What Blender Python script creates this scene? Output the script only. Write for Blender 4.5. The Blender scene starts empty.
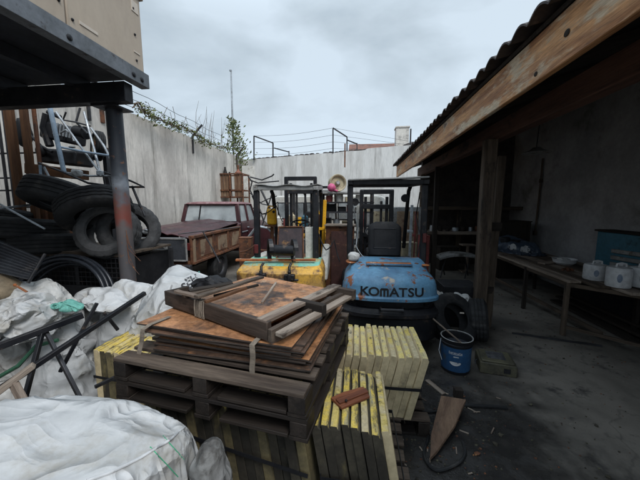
import bpy, bmesh, math, random
from mathutils import Vector, Matrix, noise
from mathutils.bvhtree import BVHTree
R = math.radians
rnd = random.Random(11)
scene = bpy.context.scene
col = scene.collection

# ------------------------------------------------------------------ camera
F_PX, PITCH, YAW, EYE = 290.0, R(6.88), R(7.03), 1.75
cam_d = bpy.data.cameras.new('camera')
cam = bpy.data.objects.new('camera', cam_d); col.objects.link(cam)
cam.location = (0, 0, EYE); cam.rotation_euler = (R(90) - PITCH, 0, YAW)
cam_d.sensor_width = 36; cam_d.lens = F_PX / 640 * 36
cam_d.clip_start = 0.05; cam_d.clip_end = 2000
scene.camera = cam
_fw = Vector((-math.sin(YAW) * math.cos(PITCH), math.cos(YAW) * math.cos(PITCH), -math.sin(PITCH)))
_rt = Vector((math.cos(YAW), math.sin(YAW), 0)); _up = _rt.cross(_fw)


def at(px, py, z=None, Y=None, X=None):
    """survey helper: photo pixel -> world point on a known height / depth / side plane"""
    r = _fw * F_PX + _rt * (px - 320) + _up * (240 - py)
    k = (z - EYE) / r.z if z is not None else (Y / r.y if Y is not None else X / r.x)
    return Vector((0, 0, EYE)) + r * k


# ------------------------------------------------------------------ mesh builder
class MB:
    def __init__(s):
        s.v, s.f, s.m, s.g = [], [], [], []

    def add(s, vs, fs, mi=0, gc=None):
        n = len(s.v)
        vs = [Vector(v) for v in vs]
        s.v += vs
        s.g += [Vector(q) for q in (gc if gc is not None else vs)]
        s.f += [tuple(i + n for i in f) for f in fs]
        s.m += [mi] * len(fs)
        return s

    def box(s, c, size, rot=None, mi=0):
        """box about c; rot = 3x3 matrix or z angle"""
        if rot is None: rot = Matrix.Identity(3)
        elif not isinstance(rot, Matrix): rot = Matrix.Rotation(rot, 3, 'Z')
        hx, hy, hz = (q / 2 for q in size)
        loc = [Vector((x, y, z)) for x in (-hx, hx) for y in (-hy, hy) for z in (-hz, hz)]
        off = Vector((rnd.uniform(0, 9), rnd.uniform(0, 9), rnd.uniform(0, 9)))
        k = max(range(3), key=lambda i: size[i])
        perm = [k] + [i for i in range(3) if i != k]
        gc = [Vector((p[perm[0]], p[perm[1]], p[perm[2]])) + off for p in loc]
        fs = [(0, 1, 3, 2), (4, 6, 7, 5), (0, 4, 5, 1), (2, 3, 7, 6), (0, 2, 6, 4), (1, 5, 7, 3)]
        c = Vector(c)
        return s.add([c + rot @ p for p in loc], fs, mi, gc)

    def bar(s, a, b, w, h, up=(0, 0, 1), mi=0, n=1, wob=0.0):
        """rectangular bar a->b; h along up, w sideways; n segments with a little wobble"""
        a, b, up = Vector(a), Vector(b), Vector(up)
        t = (b - a); L = t.length; t.normalize()
        sd = t.cross(up)
        if sd.length < 1e-4: sd = t.cross(Vector((1, 0, 0)))
        sd.normalize(); u = sd.cross(t).normalized()
        off = Vector((rnd.uniform(0, 9), rnd.uniform(0, 9), rnd.uniform(0, 9)))
        vs, gc, fs = [], [], []
        for i in range(n + 1):
            c = a + t * (L * i / n)
            if 0 < i < n and wob: c = c + sd * rnd.uniform(-wob, wob) + u * rnd.uniform(-wob, wob)
            for (q, r) in ((-1, -1), (1, -1), (1, 1), (-1, 1)):
                vs.append(c + sd * (q * w / 2) + u * (r * h / 2))
                gc.append(Vector((L * i / n, q * w / 2, r * h / 2)) + off)
        for i in range(n):
            o = i * 4
            for k in range(4):
                fs.append((o + k, o + (k + 1) % 4, o + 4 + (k + 1) % 4, o + 4 + k))
        fs.append((3, 2, 1, 0)); o = n * 4; fs.append((o, o + 1, o + 2, o + 3))
        return s.add(vs, fs, mi, gc)

    def tube(s, pts, r, n=10, mi=0, closed=False, cap=True):
        pts = [Vector(p) for p in pts]
        N = len(pts); rs = r if isinstance(r, (list, tuple)) else [r] * N
        vs, gc, fs = [], [], []
        ref = None; acc = 0
        for i, p in enumerate(pts):
            if closed: t = pts[(i + 1) % N] - pts[i - 1]
            else: t = pts[min(i + 1, N - 1)] - pts[max(i - 1, 0)]
            t = t.normalized() if t.length > 1e-9 else Vector((0, 0, 1))
            if ref is None:
                ref = t.orthogonal().normalized()
            ref = (ref - t * ref.dot(t)); ref.normalize()
            bn = t.cross(ref)
            if i: acc += (p - pts[i - 1]).length
            for k in range(n):
                a = 2 * math.pi * k / n
                o = ref * math.cos(a) + bn * math.sin(a)
                vs.append(p + o * rs[i]); gc.append(Vector((acc, math.cos(a) * rs[i], math.sin(a) * rs[i])) + pts[0])
        for i in range(N if closed else N - 1):
            j = (i + 1) % N
            for k in range(n):
                fs.append((i * n + k, i * n + (k + 1) % n, j * n + (k + 1) % n, j * n + k))
        if not closed and cap:
            fs.append(tuple(range(n - 1, -1, -1))); fs.append(tuple((N - 1) * n + k for k in range(n)))
        return s.add(vs, fs, mi, gc)

    def lathe(s, prof, n=32, c=(0, 0, 0), rot=None, mi=0, closed=False, fn=None):
        """prof: (radius, height) pairs turned about the local z axis"""
        rot = rot or Matrix.Identity(3); c = Vector(c)
        vs, gc, fs = [], [], []
        P = len(prof)
        for k in range(n):
            a = 2 * math.pi * k / n
            for i, (r, z) in enumerate(prof):
                if fn: r, z = fn(k, i, r, z)
                q = Vector((r * math.cos(a), r * math.sin(a), z))
                vs.append(c + rot @ q); gc.append(q)
        for k in range(n):
            k2 = (k + 1) % n
            for i in range(P if closed else P - 1):
                j = (i + 1) % P
                fs.append((k * P + i, k2 * P + i, k2 * P + j, k * P + j))
        return s.add(vs, fs, mi, gc)

    def loft(s, rings, mi=0, cap0=True, cap1=True, closed=True):
        n = len(rings[0]); vs = [p for r in rings for p in r]; fs = []
        for i in range(len(rings) - 1):
            for k in range(n if closed else n - 1):
                fs.append((i * n + k, i * n + (k + 1) % n, (i + 1) * n + (k + 1) % n, (i + 1) * n + k))
        if cap0: fs.append(tuple(range(n - 1, -1, -1)))
        if cap1: fs.append(tuple((len(rings) - 1) * n + k for k in range(n)))
        return s.add(vs, fs, mi)

    def prism(s, poly, d, mi=0):
        """poly = list of 3D points, extruded by vector d"""
        p = [Vector(q) for q in poly]; d = Vector(d); n = len(p)
        fs = [tuple(range(n - 1, -1, -1)), tuple(range(n, 2 * n))]
        fs += [(k, (k + 1) % n, n + (k + 1) % n, n + k) for k in range(n)]
        return s.add(p + [q + d for q in p], fs, mi)

    def ball(s, c, r, u=16, v=10, mi=0, sc=(1, 1, 1), wob=0, seed=0):
        c = Vector(c); prof = []
        vs, fs = [], []
        for i in range(v + 1):
            t = math.pi * i / v
            for k in range(u):
                a = 2 * math.pi * k / u
                q = Vector((math.sin(t) * math.cos(a) * sc[0], math.sin(t) * math.sin(a) * sc[1], -math.cos(t) * sc[2]))
                if wob: q *= 1 + wob * noise.noise(q * 2.3 + Vector((seed, seed * 1.7, 0)))
                vs.append(c + q * r)
        for i in range(v):
            for k in range(u):
                fs.append((i * u + k, i * u + (k + 1) % u, (i + 1) * u + (k + 1) % u, (i + 1) * u + k))
        return s.add(vs, fs, mi)

    def grid(s, fn, nu, nv, mi=0, thick=None):
        """surface fn(u,v)->point over the unit square; thick = offset vector for a back face"""
        vs = [Vector(fn(i / nu, j / nv)) for i in range(nu + 1) for j in range(nv + 1)]
        W = nv + 1
        fs = [(i * W + j, (i + 1) * W + j, (i + 1) * W + j + 1, i * W + j + 1) for i in range(nu) for j in range(nv)]
        if thick is not None:
            n = len(vs); th = Vector(thick)
            vs = vs + [p + th for p in vs]
            fs += [tuple(q + n for q in reversed(f)) for f in fs]
            edge = [(i * W, (i + 1) * W) for i in range(nu)] + [((i + 1) * W + nv, i * W + nv) for i in range(nu)]
            edge += [(j + 1, j) for j in range(nv)] + [(nu * W + j, nu * W + j + 1) for j in range(nv)]
            fs += [(b, a, a + n, b + n) for a, b in edge]
        return s.add(vs, fs, mi)

    def build(s, name, mats, parent=None, origin=None, bevel=0, smooth=35, rotz=0):
        """link as one mesh; coordinates are shifted so that `origin` becomes the object's own origin"""
        if not isinstance(mats, (list, tuple)): mats = [mats]
        o0 = Vector(origin) if origin is not None else Vector((0, 0, 0))
        me = bpy.data.meshes.new(name)
        me.from_pydata([v - o0 for v in s.v], [], s.f)
        for m in mats: me.materials.append(m)
        me.polygons.foreach_set('material_index', s.m)
        ga = me.attributes.new('gc', 'FLOAT_VECTOR', 'POINT')
        ga.data.foreach_set('vector', [q for v in s.g for q in v])
        bm = bmesh.new(); bm.from_mesh(me); bmesh.ops.recalc_face_normals(bm, faces=bm.faces); bm.to_mesh(me); bm.free()
        if smooth:
            me.polygons.foreach_set('use_smooth', [True] * len(me.polygons))
            me.set_sharp_from_angle(angle=R(smooth))
        me.update()
        ob = bpy.data.objects.new(name, me); col.objects.link(ob)
        if parent is not None: ob.parent = parent
        else: ob.location = o0
        if rotz: ob.rotation_euler.z = rotz
        if bevel:
            b = ob.modifiers.new('bevel', 'BEVEL'); b.width = bevel; b.segments = 2; b.limit_method = 'ANGLE'; b.angle_limit = R(40)
            b.harden_normals = False
        return ob


def tag(o, label=None, cat=None, group=None, kind=None):
    if label: o['label'] = label
    if cat: o['category'] = cat
    if group: o['group'] = group
    if kind: o['kind'] = kind
    return o


def thing(name, label, cat, loc=(0, 0, 0), rotz=0, group=None):
    o = bpy.data.objects.new(name, None); col.objects.link(o)
    o.empty_display_size = .1
    o.location = loc; o.rotation_euler = (0, 0, rotz)
    return tag(o, label, cat, group)


def part(t, name, mb, mats, bevel=0, smooth=35, world=True):
    """a part of thing t; world=True when mb was authored in world coordinates (t unrotated)"""
    root = t
    off = Vector((0, 0, 0))
    if world:
        q = t
        while q is not None: off += q.location; q = q.parent
    return mb.build(name, mats, parent=root, origin=off, bevel=bevel, smooth=smooth)


def solo(name, label, cat, mb, mats, group=None, bevel=0, smooth=35):
    xs = [v.x for v in mb.v]; ys = [v.y for v in mb.v]; zs = [v.z for v in mb.v]
    o = mb.build(name, mats, origin=((min(xs) + max(xs)) / 2, (min(ys) + max(ys)) / 2, min(zs)), bevel=bevel, smooth=smooth)
    return tag(o, label, cat, group)


def dup(o, parent=None):
    c = o.copy(); col.objects.link(c)
    if parent is not None: c.parent = parent
    for ch in list(o.children): dup(ch, c)
    return c


# ------------------------------------------------------------------ materials
def M(name, base, var=None, vs=5, vt=(.38, .62), spots=None, ss=8, st=(.56, .64), rough=.7, rv=.12, metal=0,
      bump=.3, bs=60, bd=.003, stretch=(1, 1, 1), spec=.4, fine=.22, trans=0, spots2=None, ss2=3, st2=(.58, .66), sstretch=None, alpha=1):
    m = bpy.data.materials.new(name); m.use_nodes = True
    nt = m.node_tree; N = nt.nodes; L = nt.links
    bs_ = N['Principled BSDF']
    at_ = N.new('ShaderNodeAttribute'); at_.attribute_name = 'gc'
    oi = N.new('ShaderNodeObjectInfo')
    mu = N.new('ShaderNodeMath'); mu.operation = 'MULTIPLY'; mu.inputs[1].default_value = 31.7
    L.new(oi.outputs['Random'], mu.inputs[0])
    ad = N.new('ShaderNodeVectorMath'); ad.operation = 'ADD'
    L.new(at_.outputs['Vector'], ad.inputs[0]); L.new(mu.outputs[0], ad.inputs[1])
    mp = N.new('ShaderNodeMapping'); mp.inputs['Scale'].default_value = stretch
    L.new(ad.outputs[0], mp.inputs['Vector'])
    mp2 = mp
    if sstretch:
        mp2 = N.new('ShaderNodeMapping'); mp2.inputs['Scale'].default_value = sstretch
        L.new(ad.outputs[0], mp2.inputs['Vector'])

    def nz(scale, det=7, ro=.62, mpx=None):
        n = N.new('ShaderNodeTexNoise'); n.inputs['Scale'].default_value = scale; n.inputs['Detail'].default_value = det
        n.inputs['Roughness'].default_value = ro; L.new((mpx or mp).outputs[0], n.inputs['Vector']); return n.outputs['Fac']

    def ramp(f, a, b):
        r = N.new('ShaderNodeMapRange'); r.inputs[1].default_value = a; r.inputs[2].default_value = b
        r.interpolation_type = 'SMOOTHSTEP'; L.new(f, r.inputs[0]); return r.outputs[0]

    def mix(f, a, b):
        x = N.new('ShaderNodeMix'); x.data_type = 'RGBA'
        L.new(f, x.inputs['Factor'])
        for sk, v in ((x.inputs['A'], a), (x.inputs['B'], b)):
            if isinstance(v, tuple): sk.default_value = (*v, 1)
            else: L.new(v, sk)
        return x.outputs['Result']
    c = base
    n1 = nz(vs)
    if var: c = mix(ramp(n1, *vt), c, var)
    sp = None
    if spots: sp = ramp(nz(ss, 9, .68, mp2), *st); c = mix(sp, c, spots)
    if spots2: c = mix(ramp(nz(ss2, 9, .68, mp2), *st2), c, spots2)
    if fine:
        h = N.new('ShaderNodeMapRange'); h.inputs[1].default_value = .3; h.inputs[2].default_value = .7
        h.inputs[3].default_value = 1 - fine; h.inputs[4].default_value = 1 + fine
        L.new(nz(vs * 7 + 6, 6, .7), h.inputs[0])
        x = N.new('ShaderNodeMix'); x.data_type = 'RGBA'; x.blend_type = 'MULTIPLY'; x.inputs['Factor'].default_value = 1
        if isinstance(c, tuple): x.inputs['A'].default_value = (*c, 1)
        else: L.new(c, x.inputs['A'])
        L.new(h.outputs[0], x.inputs['B']); c = x.outputs['Result']
    if isinstance(c, tuple): bs_.inputs['Base Color'].default_value = (*c, 1)
    else: L.new(c, bs_.inputs['Base Color'])
    rr = N.new('ShaderNodeMapRange'); rr.inputs[1].default_value = .3; rr.inputs[2].default_value = .7
    rr.inputs[3].default_value = max(.03, rough - rv); rr.inputs[4].default_value = min(1, rough + rv)
    L.new(nz(vs * 2.3 + 2), rr.inputs[0]); L.new(rr.outputs[0], bs_.inputs['Roughness'])
    bs_.inputs['Metallic'].default_value = metal
    bs_.inputs['Specular IOR Level'].default_value = spec
    if trans: bs_.inputs['Transmission Weight'].default_value = trans
    if bump:
        b = N.new('ShaderNodeBump'); b.inputs['Strength'].default_value = bump; b.inputs['Distance'].default_value = bd
        L.new(nz(bs, 5, .6), b.inputs['Height']); L.new(b.outputs[0], bs_.inputs['Normal'])
    return m


def wood(name, a, b, c=None, rough=.8, k=1.0, st=(.55, .66), ss=2.2, spots2=None, fine=.3):
    return M(name, a, b, vs=9 * k, vt=(.36, .64), spots=c, ss=ss, st=st, rough=rough, stretch=(.13, 1.6, 1.6), sstretch=(.6, 1.6, 1.6),
             bump=.55, bs=42 * k, bd=.004, fine=fine, spec=.25, spots2=spots2, ss2=1.6)


m_conc = M('weathered_concrete', (.66, .63, .58), (.48, .455, .42), vs=1.1, spots=(.15, .145, .135), ss=2.1, st=(.5, .76), rough=.9, stretch=(1.3, 1.3, .55),
           sstretch=(1.9, 1.9, .16), bump=.5, bs=14, bd=.012, fine=.12, spots2=(.17, .155, .13), ss2=1.1, st2=(.54, .74))
m_backwall = M('whitewashed_wall', (.70, .695, .68), (.56, .55, .53), vs=1.4, spots=(.24, .23, .22), ss=2.4, st=(.52, .8), rough=.9, stretch=(1.6, 1.6, .3),
               sstretch=(2.4, 2.4, .18), bump=.4, bs=12, bd=.01, fine=.1)
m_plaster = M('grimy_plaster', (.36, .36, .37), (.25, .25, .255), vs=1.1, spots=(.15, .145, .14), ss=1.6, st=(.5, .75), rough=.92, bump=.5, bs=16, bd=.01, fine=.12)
m_fascia = wood('stained_fascia_board', (.54, .285, .125), (.25, .11, .048), (.50, .40, .28), rough=.6, st=(.51, .63), ss=3.2, spots2=(.085, .045, .028), fine=.4)
m_beam = wood('dark_red_brown_beam', (.12, .06, .042), (.07, .037, .027), (.02, .014, .011), rough=.8)
m_dark = wood('dark_shaded_timber', (.035, .028, .023), (.02, .016, .014), rough=.9)  # dark timber; the shed interior's shade is put into this colour
m_post = wood('grey_brown_post', (.105, .08, .06), (.05, .037, .028), (.022, .018, .016), rough=.85)
m_pallet = wood('weathered_pallet_wood', (.115, .088, .068), (.052, .039, .032), (.025, .02, .017), rough=.8, st=(.55, .7))
m_pallet_shaded = wood('dirty_shaded_pallet_wood', (.032, .025, .021), (.018, .0145, .0125), (.016, .013, .012), rough=.6)  # pallet wood darkened for dirt and the shade on its fronts
m_slat = wood('grey_worn_slat', (.30, .25, .205), (.16, .12, .095), (.06, .045, .036), rough=.75)
m_rust_ply = M('rust_stained_board', (.46, .22, .10), (.27, .13, .065), vs=4, spots=(.05, .034, .028), ss=3.0, st=(.51, .66), rough=.36, rv=.24, bump=.3, bs=50,
               spots2=(.45, .29, .18), ss2=5, st2=(.57, .7), fine=.4)
m_ply_dark = M('dark_wet_board', (.13, .075, .05), (.06, .04, .03), vs=4, spots=(.28, .13, .06), ss=4, st=(.58, .7), rough=.5, rv=.2, bump=.3, fine=.35)
m_ply_edge = M('dark_board_edge', (.075, .055, .045), (.03, .024, .021), vs=6, spots=(.20, .12, .075), ss=5, st=(.54, .66), rough=.7, stretch=(.5, 1, 4), bump=.4)
m_brown = wood('brown_timber', (.13, .062, .03), (.07, .033, .017), (.2, .13, .08), rough=.75, st=(.66, .74))
m_redwood = wood('red_brown_offcut', (.24, .085, .04), (.13, .045, .025), rough=.6)
m_slab_top = M('yellow_slab_edge', (.68, .50, .09), (.52, .41, .16), vs=16, spots=(.11, .095, .06), ss=14, st=(.46, .62), rough=.85, bump=.7, bs=50, bd=.006, fine=.3, sstretch=(3, .6, 1),
               spots2=(.30, .28, .2), ss2=5, st2=(.56, .66))
m_slab_top_b = M('pale_yellow_slab_edge', (.66, .53, .18), (.52, .44, .26), vs=12, spots=(.16, .14, .09), ss=14, st=(.52, .66), rough=.85, bump=.6, bs=50, bd=.005, fine=.25, sstretch=(3, .6, 1))
m_slab_top_g = M('grey_slab_edge', (.48, .40, .25), (.60, .46, .12), vs=7, vt=(.42, .6), spots=(.10, .09, .07), ss=14, st=(.52, .66), rough=.88, bump=.6, bs=50, bd=.005, fine=.25)
m_slab = M('cream_slab_face', (.58, .48, .30), (.44, .36, .22), vs=5, spots=(.17, .145, .1), ss=5, st=(.55, .72), rough=.85, bump=.3, bs=50, fine=.15)
m_slab_dk = M('dirty_shaded_slab_face', (.055, .048, .034), (.03, .026, .02), vs=4, spots=(.14, .115, .05), ss=4, st=(.56, .7), rough=.85, bump=.5, bs=40, fine=.3, sstretch=(1, 1, .35))  # dirt and the shade on the front faces, both in the colour
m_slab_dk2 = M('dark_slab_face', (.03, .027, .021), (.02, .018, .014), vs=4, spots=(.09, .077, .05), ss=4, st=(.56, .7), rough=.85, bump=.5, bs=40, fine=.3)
m_bag = M('white_woven_plastic', (.52, .53, .54), (.43, .44, .445), vs=2.2, spots=(.34, .325, .295), ss=3.4, st=(.50, .70), rough=.5, rv=.12, bump=.22, bs=190, bd=.0012, fine=.05, spec=.35)
m_bag_dirty = M('dirty_woven_plastic', (.54, .54, .53), (.40, .395, .38), vs=3, spots=(.21, .19, .165), ss=3, st=(.54, .72), rough=.55, bump=.25, bs=150, bd=.0015, fine=.1)
m_bag_grey = M('grey_sack_cloth', (.30, .30, .30), (.2, .2, .195), vs=3, spots=(.10, .095, .09), ss=3, rough=.6, bump=.3, bs=120, bd=.0015)


def add_crease(m, scale, dist, strength):
    """pressed-in creases of a crumpled plastic weave"""
    N = m.node_tree.nodes; L = m.node_tree.links
    b0 = next(n for n in N if n.type == 'BUMP'); src = next(n for n in N if n.type == 'MAPPING')
    nz = N.new('ShaderNodeTexNoise'); nz.noise_type = 'RIDGED_MULTIFRACTAL'; nz.inputs['Scale'].default_value = scale; nz.inputs['Detail'].default_value = 3
    nz.inputs['Roughness'].default_value = .35; nz.inputs['Distortion'].default_value = .8; nz.inputs['Offset'].default_value = .9; nz.inputs['Gain'].default_value = 1.2
    L.new(src.outputs[0], nz.inputs['Vector'])
    b = N.new('ShaderNodeBump'); b.inputs['Strength'].default_value = strength; b.inputs['Distance'].default_value = dist
    L.new(nz.outputs['Fac'], b.inputs['Height']); L.new(b.outputs[0], b0.inputs['Normal'])


for q_ in (m_bag, m_bag_dirty, m_bag_grey): add_crease(q_, 5.5, .035, .5)
m_slab_och = M('ochre_slab_face', (.16, .13, .065), (.09, .076, .045), vs=4, spots=(.06, .052, .038), ss=4, st=(.54, .68), rough=.85, bump=.5, bs=40, fine=.3, sstretch=(1, 1, .35))
m_plank_dk = wood('wet_dark_plank', (.085, .06, .047), (.045, .033, .027), (.02, .016, .014), rough=.6)
m_pipe = M('glossy_black_pipe', (.022, .026, .034), (.035, .04, .05), vs=4, rough=.3, rv=.1, bump=.05)
m_green = M('green_thread', (.06, .36, .2), rough=.6, fine=.1, bump=0)
m_ink = M('faded_black_ink', (.03, .03, .035), (.08, .08, .085), vs=20, rough=.6, bump=0, fine=.1)
m_ink_faint = M('faint_grey_print', (.40, .415, .43), (.55, .56, .57), vs=20, rough=.6, bump=0, fine=.05)
m_teal_cloth = M('teal_cloth', (.16, .42, .36), (.11, .32, .28), vs=4, rough=.75, bump=.3)
m_rubber = M('black_rubber', (.013, .0135, .015), (.024, .0245, .026), vs=4, spots=(.085, .08, .074), ss=3, st=(.54, .75), rough=.8, spec=.3, bump=.35, bs=55, fine=.2)
m_rubber_grey = M('dusty_tyre_rubber', (.062, .062, .064), (.032, .0325, .034), vs=5, spots=(.03, .03, .032), ss=4, rough=.75, bump=.35, bs=55)
m_black = M('black_paint', (.008, .009, .012), (.018, .018, .021), vs=4, spots=(.085, .06, .045), ss=8, st=(.58, .68), spec=.3, rough=.45, rv=.15, bump=.2, bs=40)
m_black_matt = M('black_plastic', (.009, .0095, .012), (.015, .0155, .018), vs=5, spec=.3, rough=.6, bump=.25, bs=90)
m_steel = M('dark_steel', (.045, .046, .052), (.024, .024, .027), vs=4, spots=(.11, .06, .035), ss=6, st=(.6, .68), rough=.5, metal=.35, bump=.25)
m_galv = M('galvanised_tube', (.42, .46, .50), (.28, .30, .32), vs=5, spots=(.12, .09, .07), ss=9, st=(.62, .7), rough=.45, metal=.4, bump=.2)
m_paleblue = M('pale_blue_tube', (.34, .44, .56), (.26, .34, .43), vs=5, spots=(.15, .1, .08), ss=9, st=(.62, .7), rough=.45, metal=.15, bump=.2)
m_rust = M('rusty_steel', (.17, .07, .035), (.09, .042, .027), vs=6, spots=(.045, .03, .024), ss=7, rough=.8, metal=.1, bump=.5, bs=50, spots2=(.30, .14, .06), ss2=9)
m_rust_lt = M('rusted_cream_panel', (.25, .18, .12), (.13, .06, .038), vs=3.2, vt=(.46, .6), spots=(.06, .032, .024), ss=4, st=(.56, .66), rough=.8, bump=.4)
m_maroon = M('faded_maroon_paint', (.062, .02, .024), (.036, .014, .017), vs=2.5, spots=(.22, .13, .13), ss=3, st=(.6, .75), rough=.35, rv=.12, bump=.15, bs=30, fine=.15, spots2=(.09, .05, .035), ss2=6, st2=(.6, .7))
m_pinkroof = M('oxidised_maroon_roof', (.25, .135, .14), (.15, .06, .065), vs=3, spots=(.33, .22, .22), ss=4, rough=.5, bump=.2)
m_tailgate = M('charcoal_tailgate', (.055, .06, .07), (.035, .037, .043), vs=3, spots=(.09, .085, .085), ss=6, rough=.4, bump=.15)
m_blue = M('chipped_blue_paint', (.13, .29, .44), (.075, .18, .30), vs=3, spots=(.38, .34, .28), ss=6, st=(.575, .63), rough=.42, rv=.12, bump=.35, bs=26, bd=.004, spots2=(.22, .08, .035), ss2=5.2, st2=(.58, .62), fine=.2)
m_rustorange = M('orange_rust', (.40, .13, .04), (.23, .085, .035), vs=9, spots=(.5, .42, .33), ss=8, st=(.56, .62), rough=.8, bump=.5)

m_yellow = M('worn_yellow_paint', (.68, .38, .05), (.42, .25, .08), vs=3, spots=(.12, .065, .035), ss=5, st=(.47, .60), rough=.5, bump=.3, bs=30, spots2=(.42, .36, .22), ss2=4, st2=(.58, .68))
m_teal = M('teal_painted_top', (.16, .46, .38), (.24, .42, .32), vs=4, spots=(.40, .31, .12), ss=5, st=(.50, .58), rough=.5, bump=.3)
m_white = M('off_white_paint', (.62, .61, .57), (.5, .49, .45), vs=3, spots=(.25, .2, .15), ss=6, st=(.6, .7), rough=.5, bump=.15)
m_greymetal = M('grey_guard_sheet', (.34, .345, .34), (.22, .22, .215), vs=4, spots=(.12, .10, .08), ss=6, rough=.55, metal=.2, bump=.2)
m_canister = M('bright_yellow_plastic', (.80, .43, .02), (.68, .34, .015), vs=4, spots=(.3, .18, .05), ss=9, st=(.64, .7), rough=.45, bump=.1)
m_beige = M('beige_sheet_metal', (.43, .36, .285), (.38, .315, .25), vs=1.6, spots=(.26, .21, .165), ss=2.2, st=(.58, .8), rough=.5, bump=.12, bs=14, stretch=(1, 1, .5), fine=.06)
m_deckbeam = M('blue_grey_steel', (.155, .17, .19), (.10, .11, .12), vs=3, spots=(.055, .045, .045), ss=5, rough=.55, metal=.2, bump=.2)
m_blueblack = M('dark_deck_underside', (.03, .034, .045), (.02, .022, .028), vs=2, rough=.7, bump=.2)  # plain blue-black for deck sheet, joists and bucket paint
m_plate = M('pale_sticker', (.55, .49, .42), rough=.6, bump=0, fine=.08)
m_tile = M('dark_clay_tile', (.06, .047, .042), (.035, .03, .03), vs=5, spots=(.11, .085, .07), ss=9, st=(.6, .7), rough=.8, bump=.4)
m_redtile = M('red_clay_roof', (.22, .10, .07), (.13, .07, .055), vs=5, rough=.85, bump=.4)
m_enamel = M('stained_white_enamel', (.56, .57, .58), (.48, .49, .51), vs=2, spots=(.25, .23, .21), ss=5, st=(.66, .78), rough=.4, bump=.08)
m_label_blue = M('faded_blue_print', (.13, .18, .26), (.22, .26, .33), vs=14, rough=.6, bump=0)
m_bluecab = M('blue_cabinet_paint', (.045, .155, .22), (.035, .12, .17), vs=2, spots=(.02, .05, .07), ss=4, rough=.5, bump=.15)
m_bucket = M('blue_bucket_print', (.025, .085, .19), (.018, .06, .14), vs=3, spots=(.05, .06, .07), ss=6, rough=.4, bump=.1)
m_olive = M('olive_tin', (.095, .088, .055), (.06, .056, .04), vs=5, spots=(.03, .026, .022), ss=6, rough=.6, bump=.3)
m_tarp = M('blue_grey_tarpaulin', (.06, .085, .125), (.04, .055, .08), vs=3, rough=.4, bump=.2, bs=30)
m_tan = M('tan_cardboard', (.27, .21, .14), (.19, .15, .10), vs=5, spots=(.10, .08, .06), ss=5, rough=.85, bump=.3)
m_pink = M('pink_rubber', (.62, .12, .26), (.5, .09, .2), vs=3, rough=.5, bump=.1)
m_strap = M('woven_tan_strap', (.23, .19, .15), (.15, .125, .10), vs=12, rough=.8, bump=.5, bs=160)
m_leaf = M('vine_leaf', (.075, .11, .03), (.14, .15, .05), vs=3, rough=.6, bump=0, fine=.3)
m_stem = M('dry_stem', (.16, .12, .085), (.09, .07, .05), vs=8, rough=.85, bump=.3)
m_bone = M('beige_drum_paint', (.43, .37, .25), (.32, .27, .18), vs=4, spots=(.16, .12, .08), ss=6, rough=.6, bump=.2)
m_lens = M('red_lamp_lens', (.10, .016, .016), rough=.4, bump=0)
m_brick = M('shaded_brick', (.055, .045, .04), (.035, .03, .028), vs=5, spots=(.02, .018, .017), ss=4, rough=.9, bump=.6, bs=18, bd=.02)  # brick colour lowered to carry the shade inside the shed
m_greenhose = M('green_hose', (.03, .10, .06), rough=.5, bump=.1)
m_cloth_red = M('faded_red_cloth', (.26, .06, .055), (.18, .05, .045), vs=5, rough=.8)
m_seat = M('cracked_brown_vinyl', (.06, .042, .045), (.035, .027, .032), vs=4, spots=(.20, .11, .05), ss=5, st=(.58, .66), rough=.6, bump=.4)


def glass(name, tint=(.8, .86, .88), dust_and_sky=.3):
    m = bpy.data.materials.new(name); m.use_nodes = True
    N = m.node_tree.nodes; L = m.node_tree.links; b = N['Principled BSDF']
    b.inputs['Base Color'].default_value = (*tint, 1); b.inputs['Transmission Weight'].default_value = 1; b.inputs['Roughness'].default_value = .04
    d = N.new('ShaderNodeBsdfDiffuse'); d.inputs[0].default_value = (.55, .60, .62, 1)  # pale film: dust plus the sky's reflection put in as colour
    n = N.new('ShaderNodeTexNoise'); n.inputs['Scale'].default_value = 2.5; n.inputs['Detail'].default_value = 6
    tc = N.new('ShaderNodeTexCoord'); L.new(tc.outputs['Object'], n.inputs['Vector'])
    r = N.new('ShaderNodeMapRange'); r.inputs[1].default_value = .35; r.inputs[2].default_value = .7; r.inputs[3].default_value = dust_and_sky * .6; r.inputs[4].default_value = dust_and_sky * 1.5
    L.new(n.outputs['Fac'], r.inputs[0])
    x = N.new('ShaderNodeMixShader'); L.new(r.outputs[0], x.inputs[0]); L.new(b.outputs[0], x.inputs[1]); L.new(d.outputs[0], x.inputs[2])
    L.new(x.outputs[0], N['Material Output'].inputs[0]); return m


m_glass = glass('dusty_sky_glass', dust_and_sky=.45)


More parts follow.
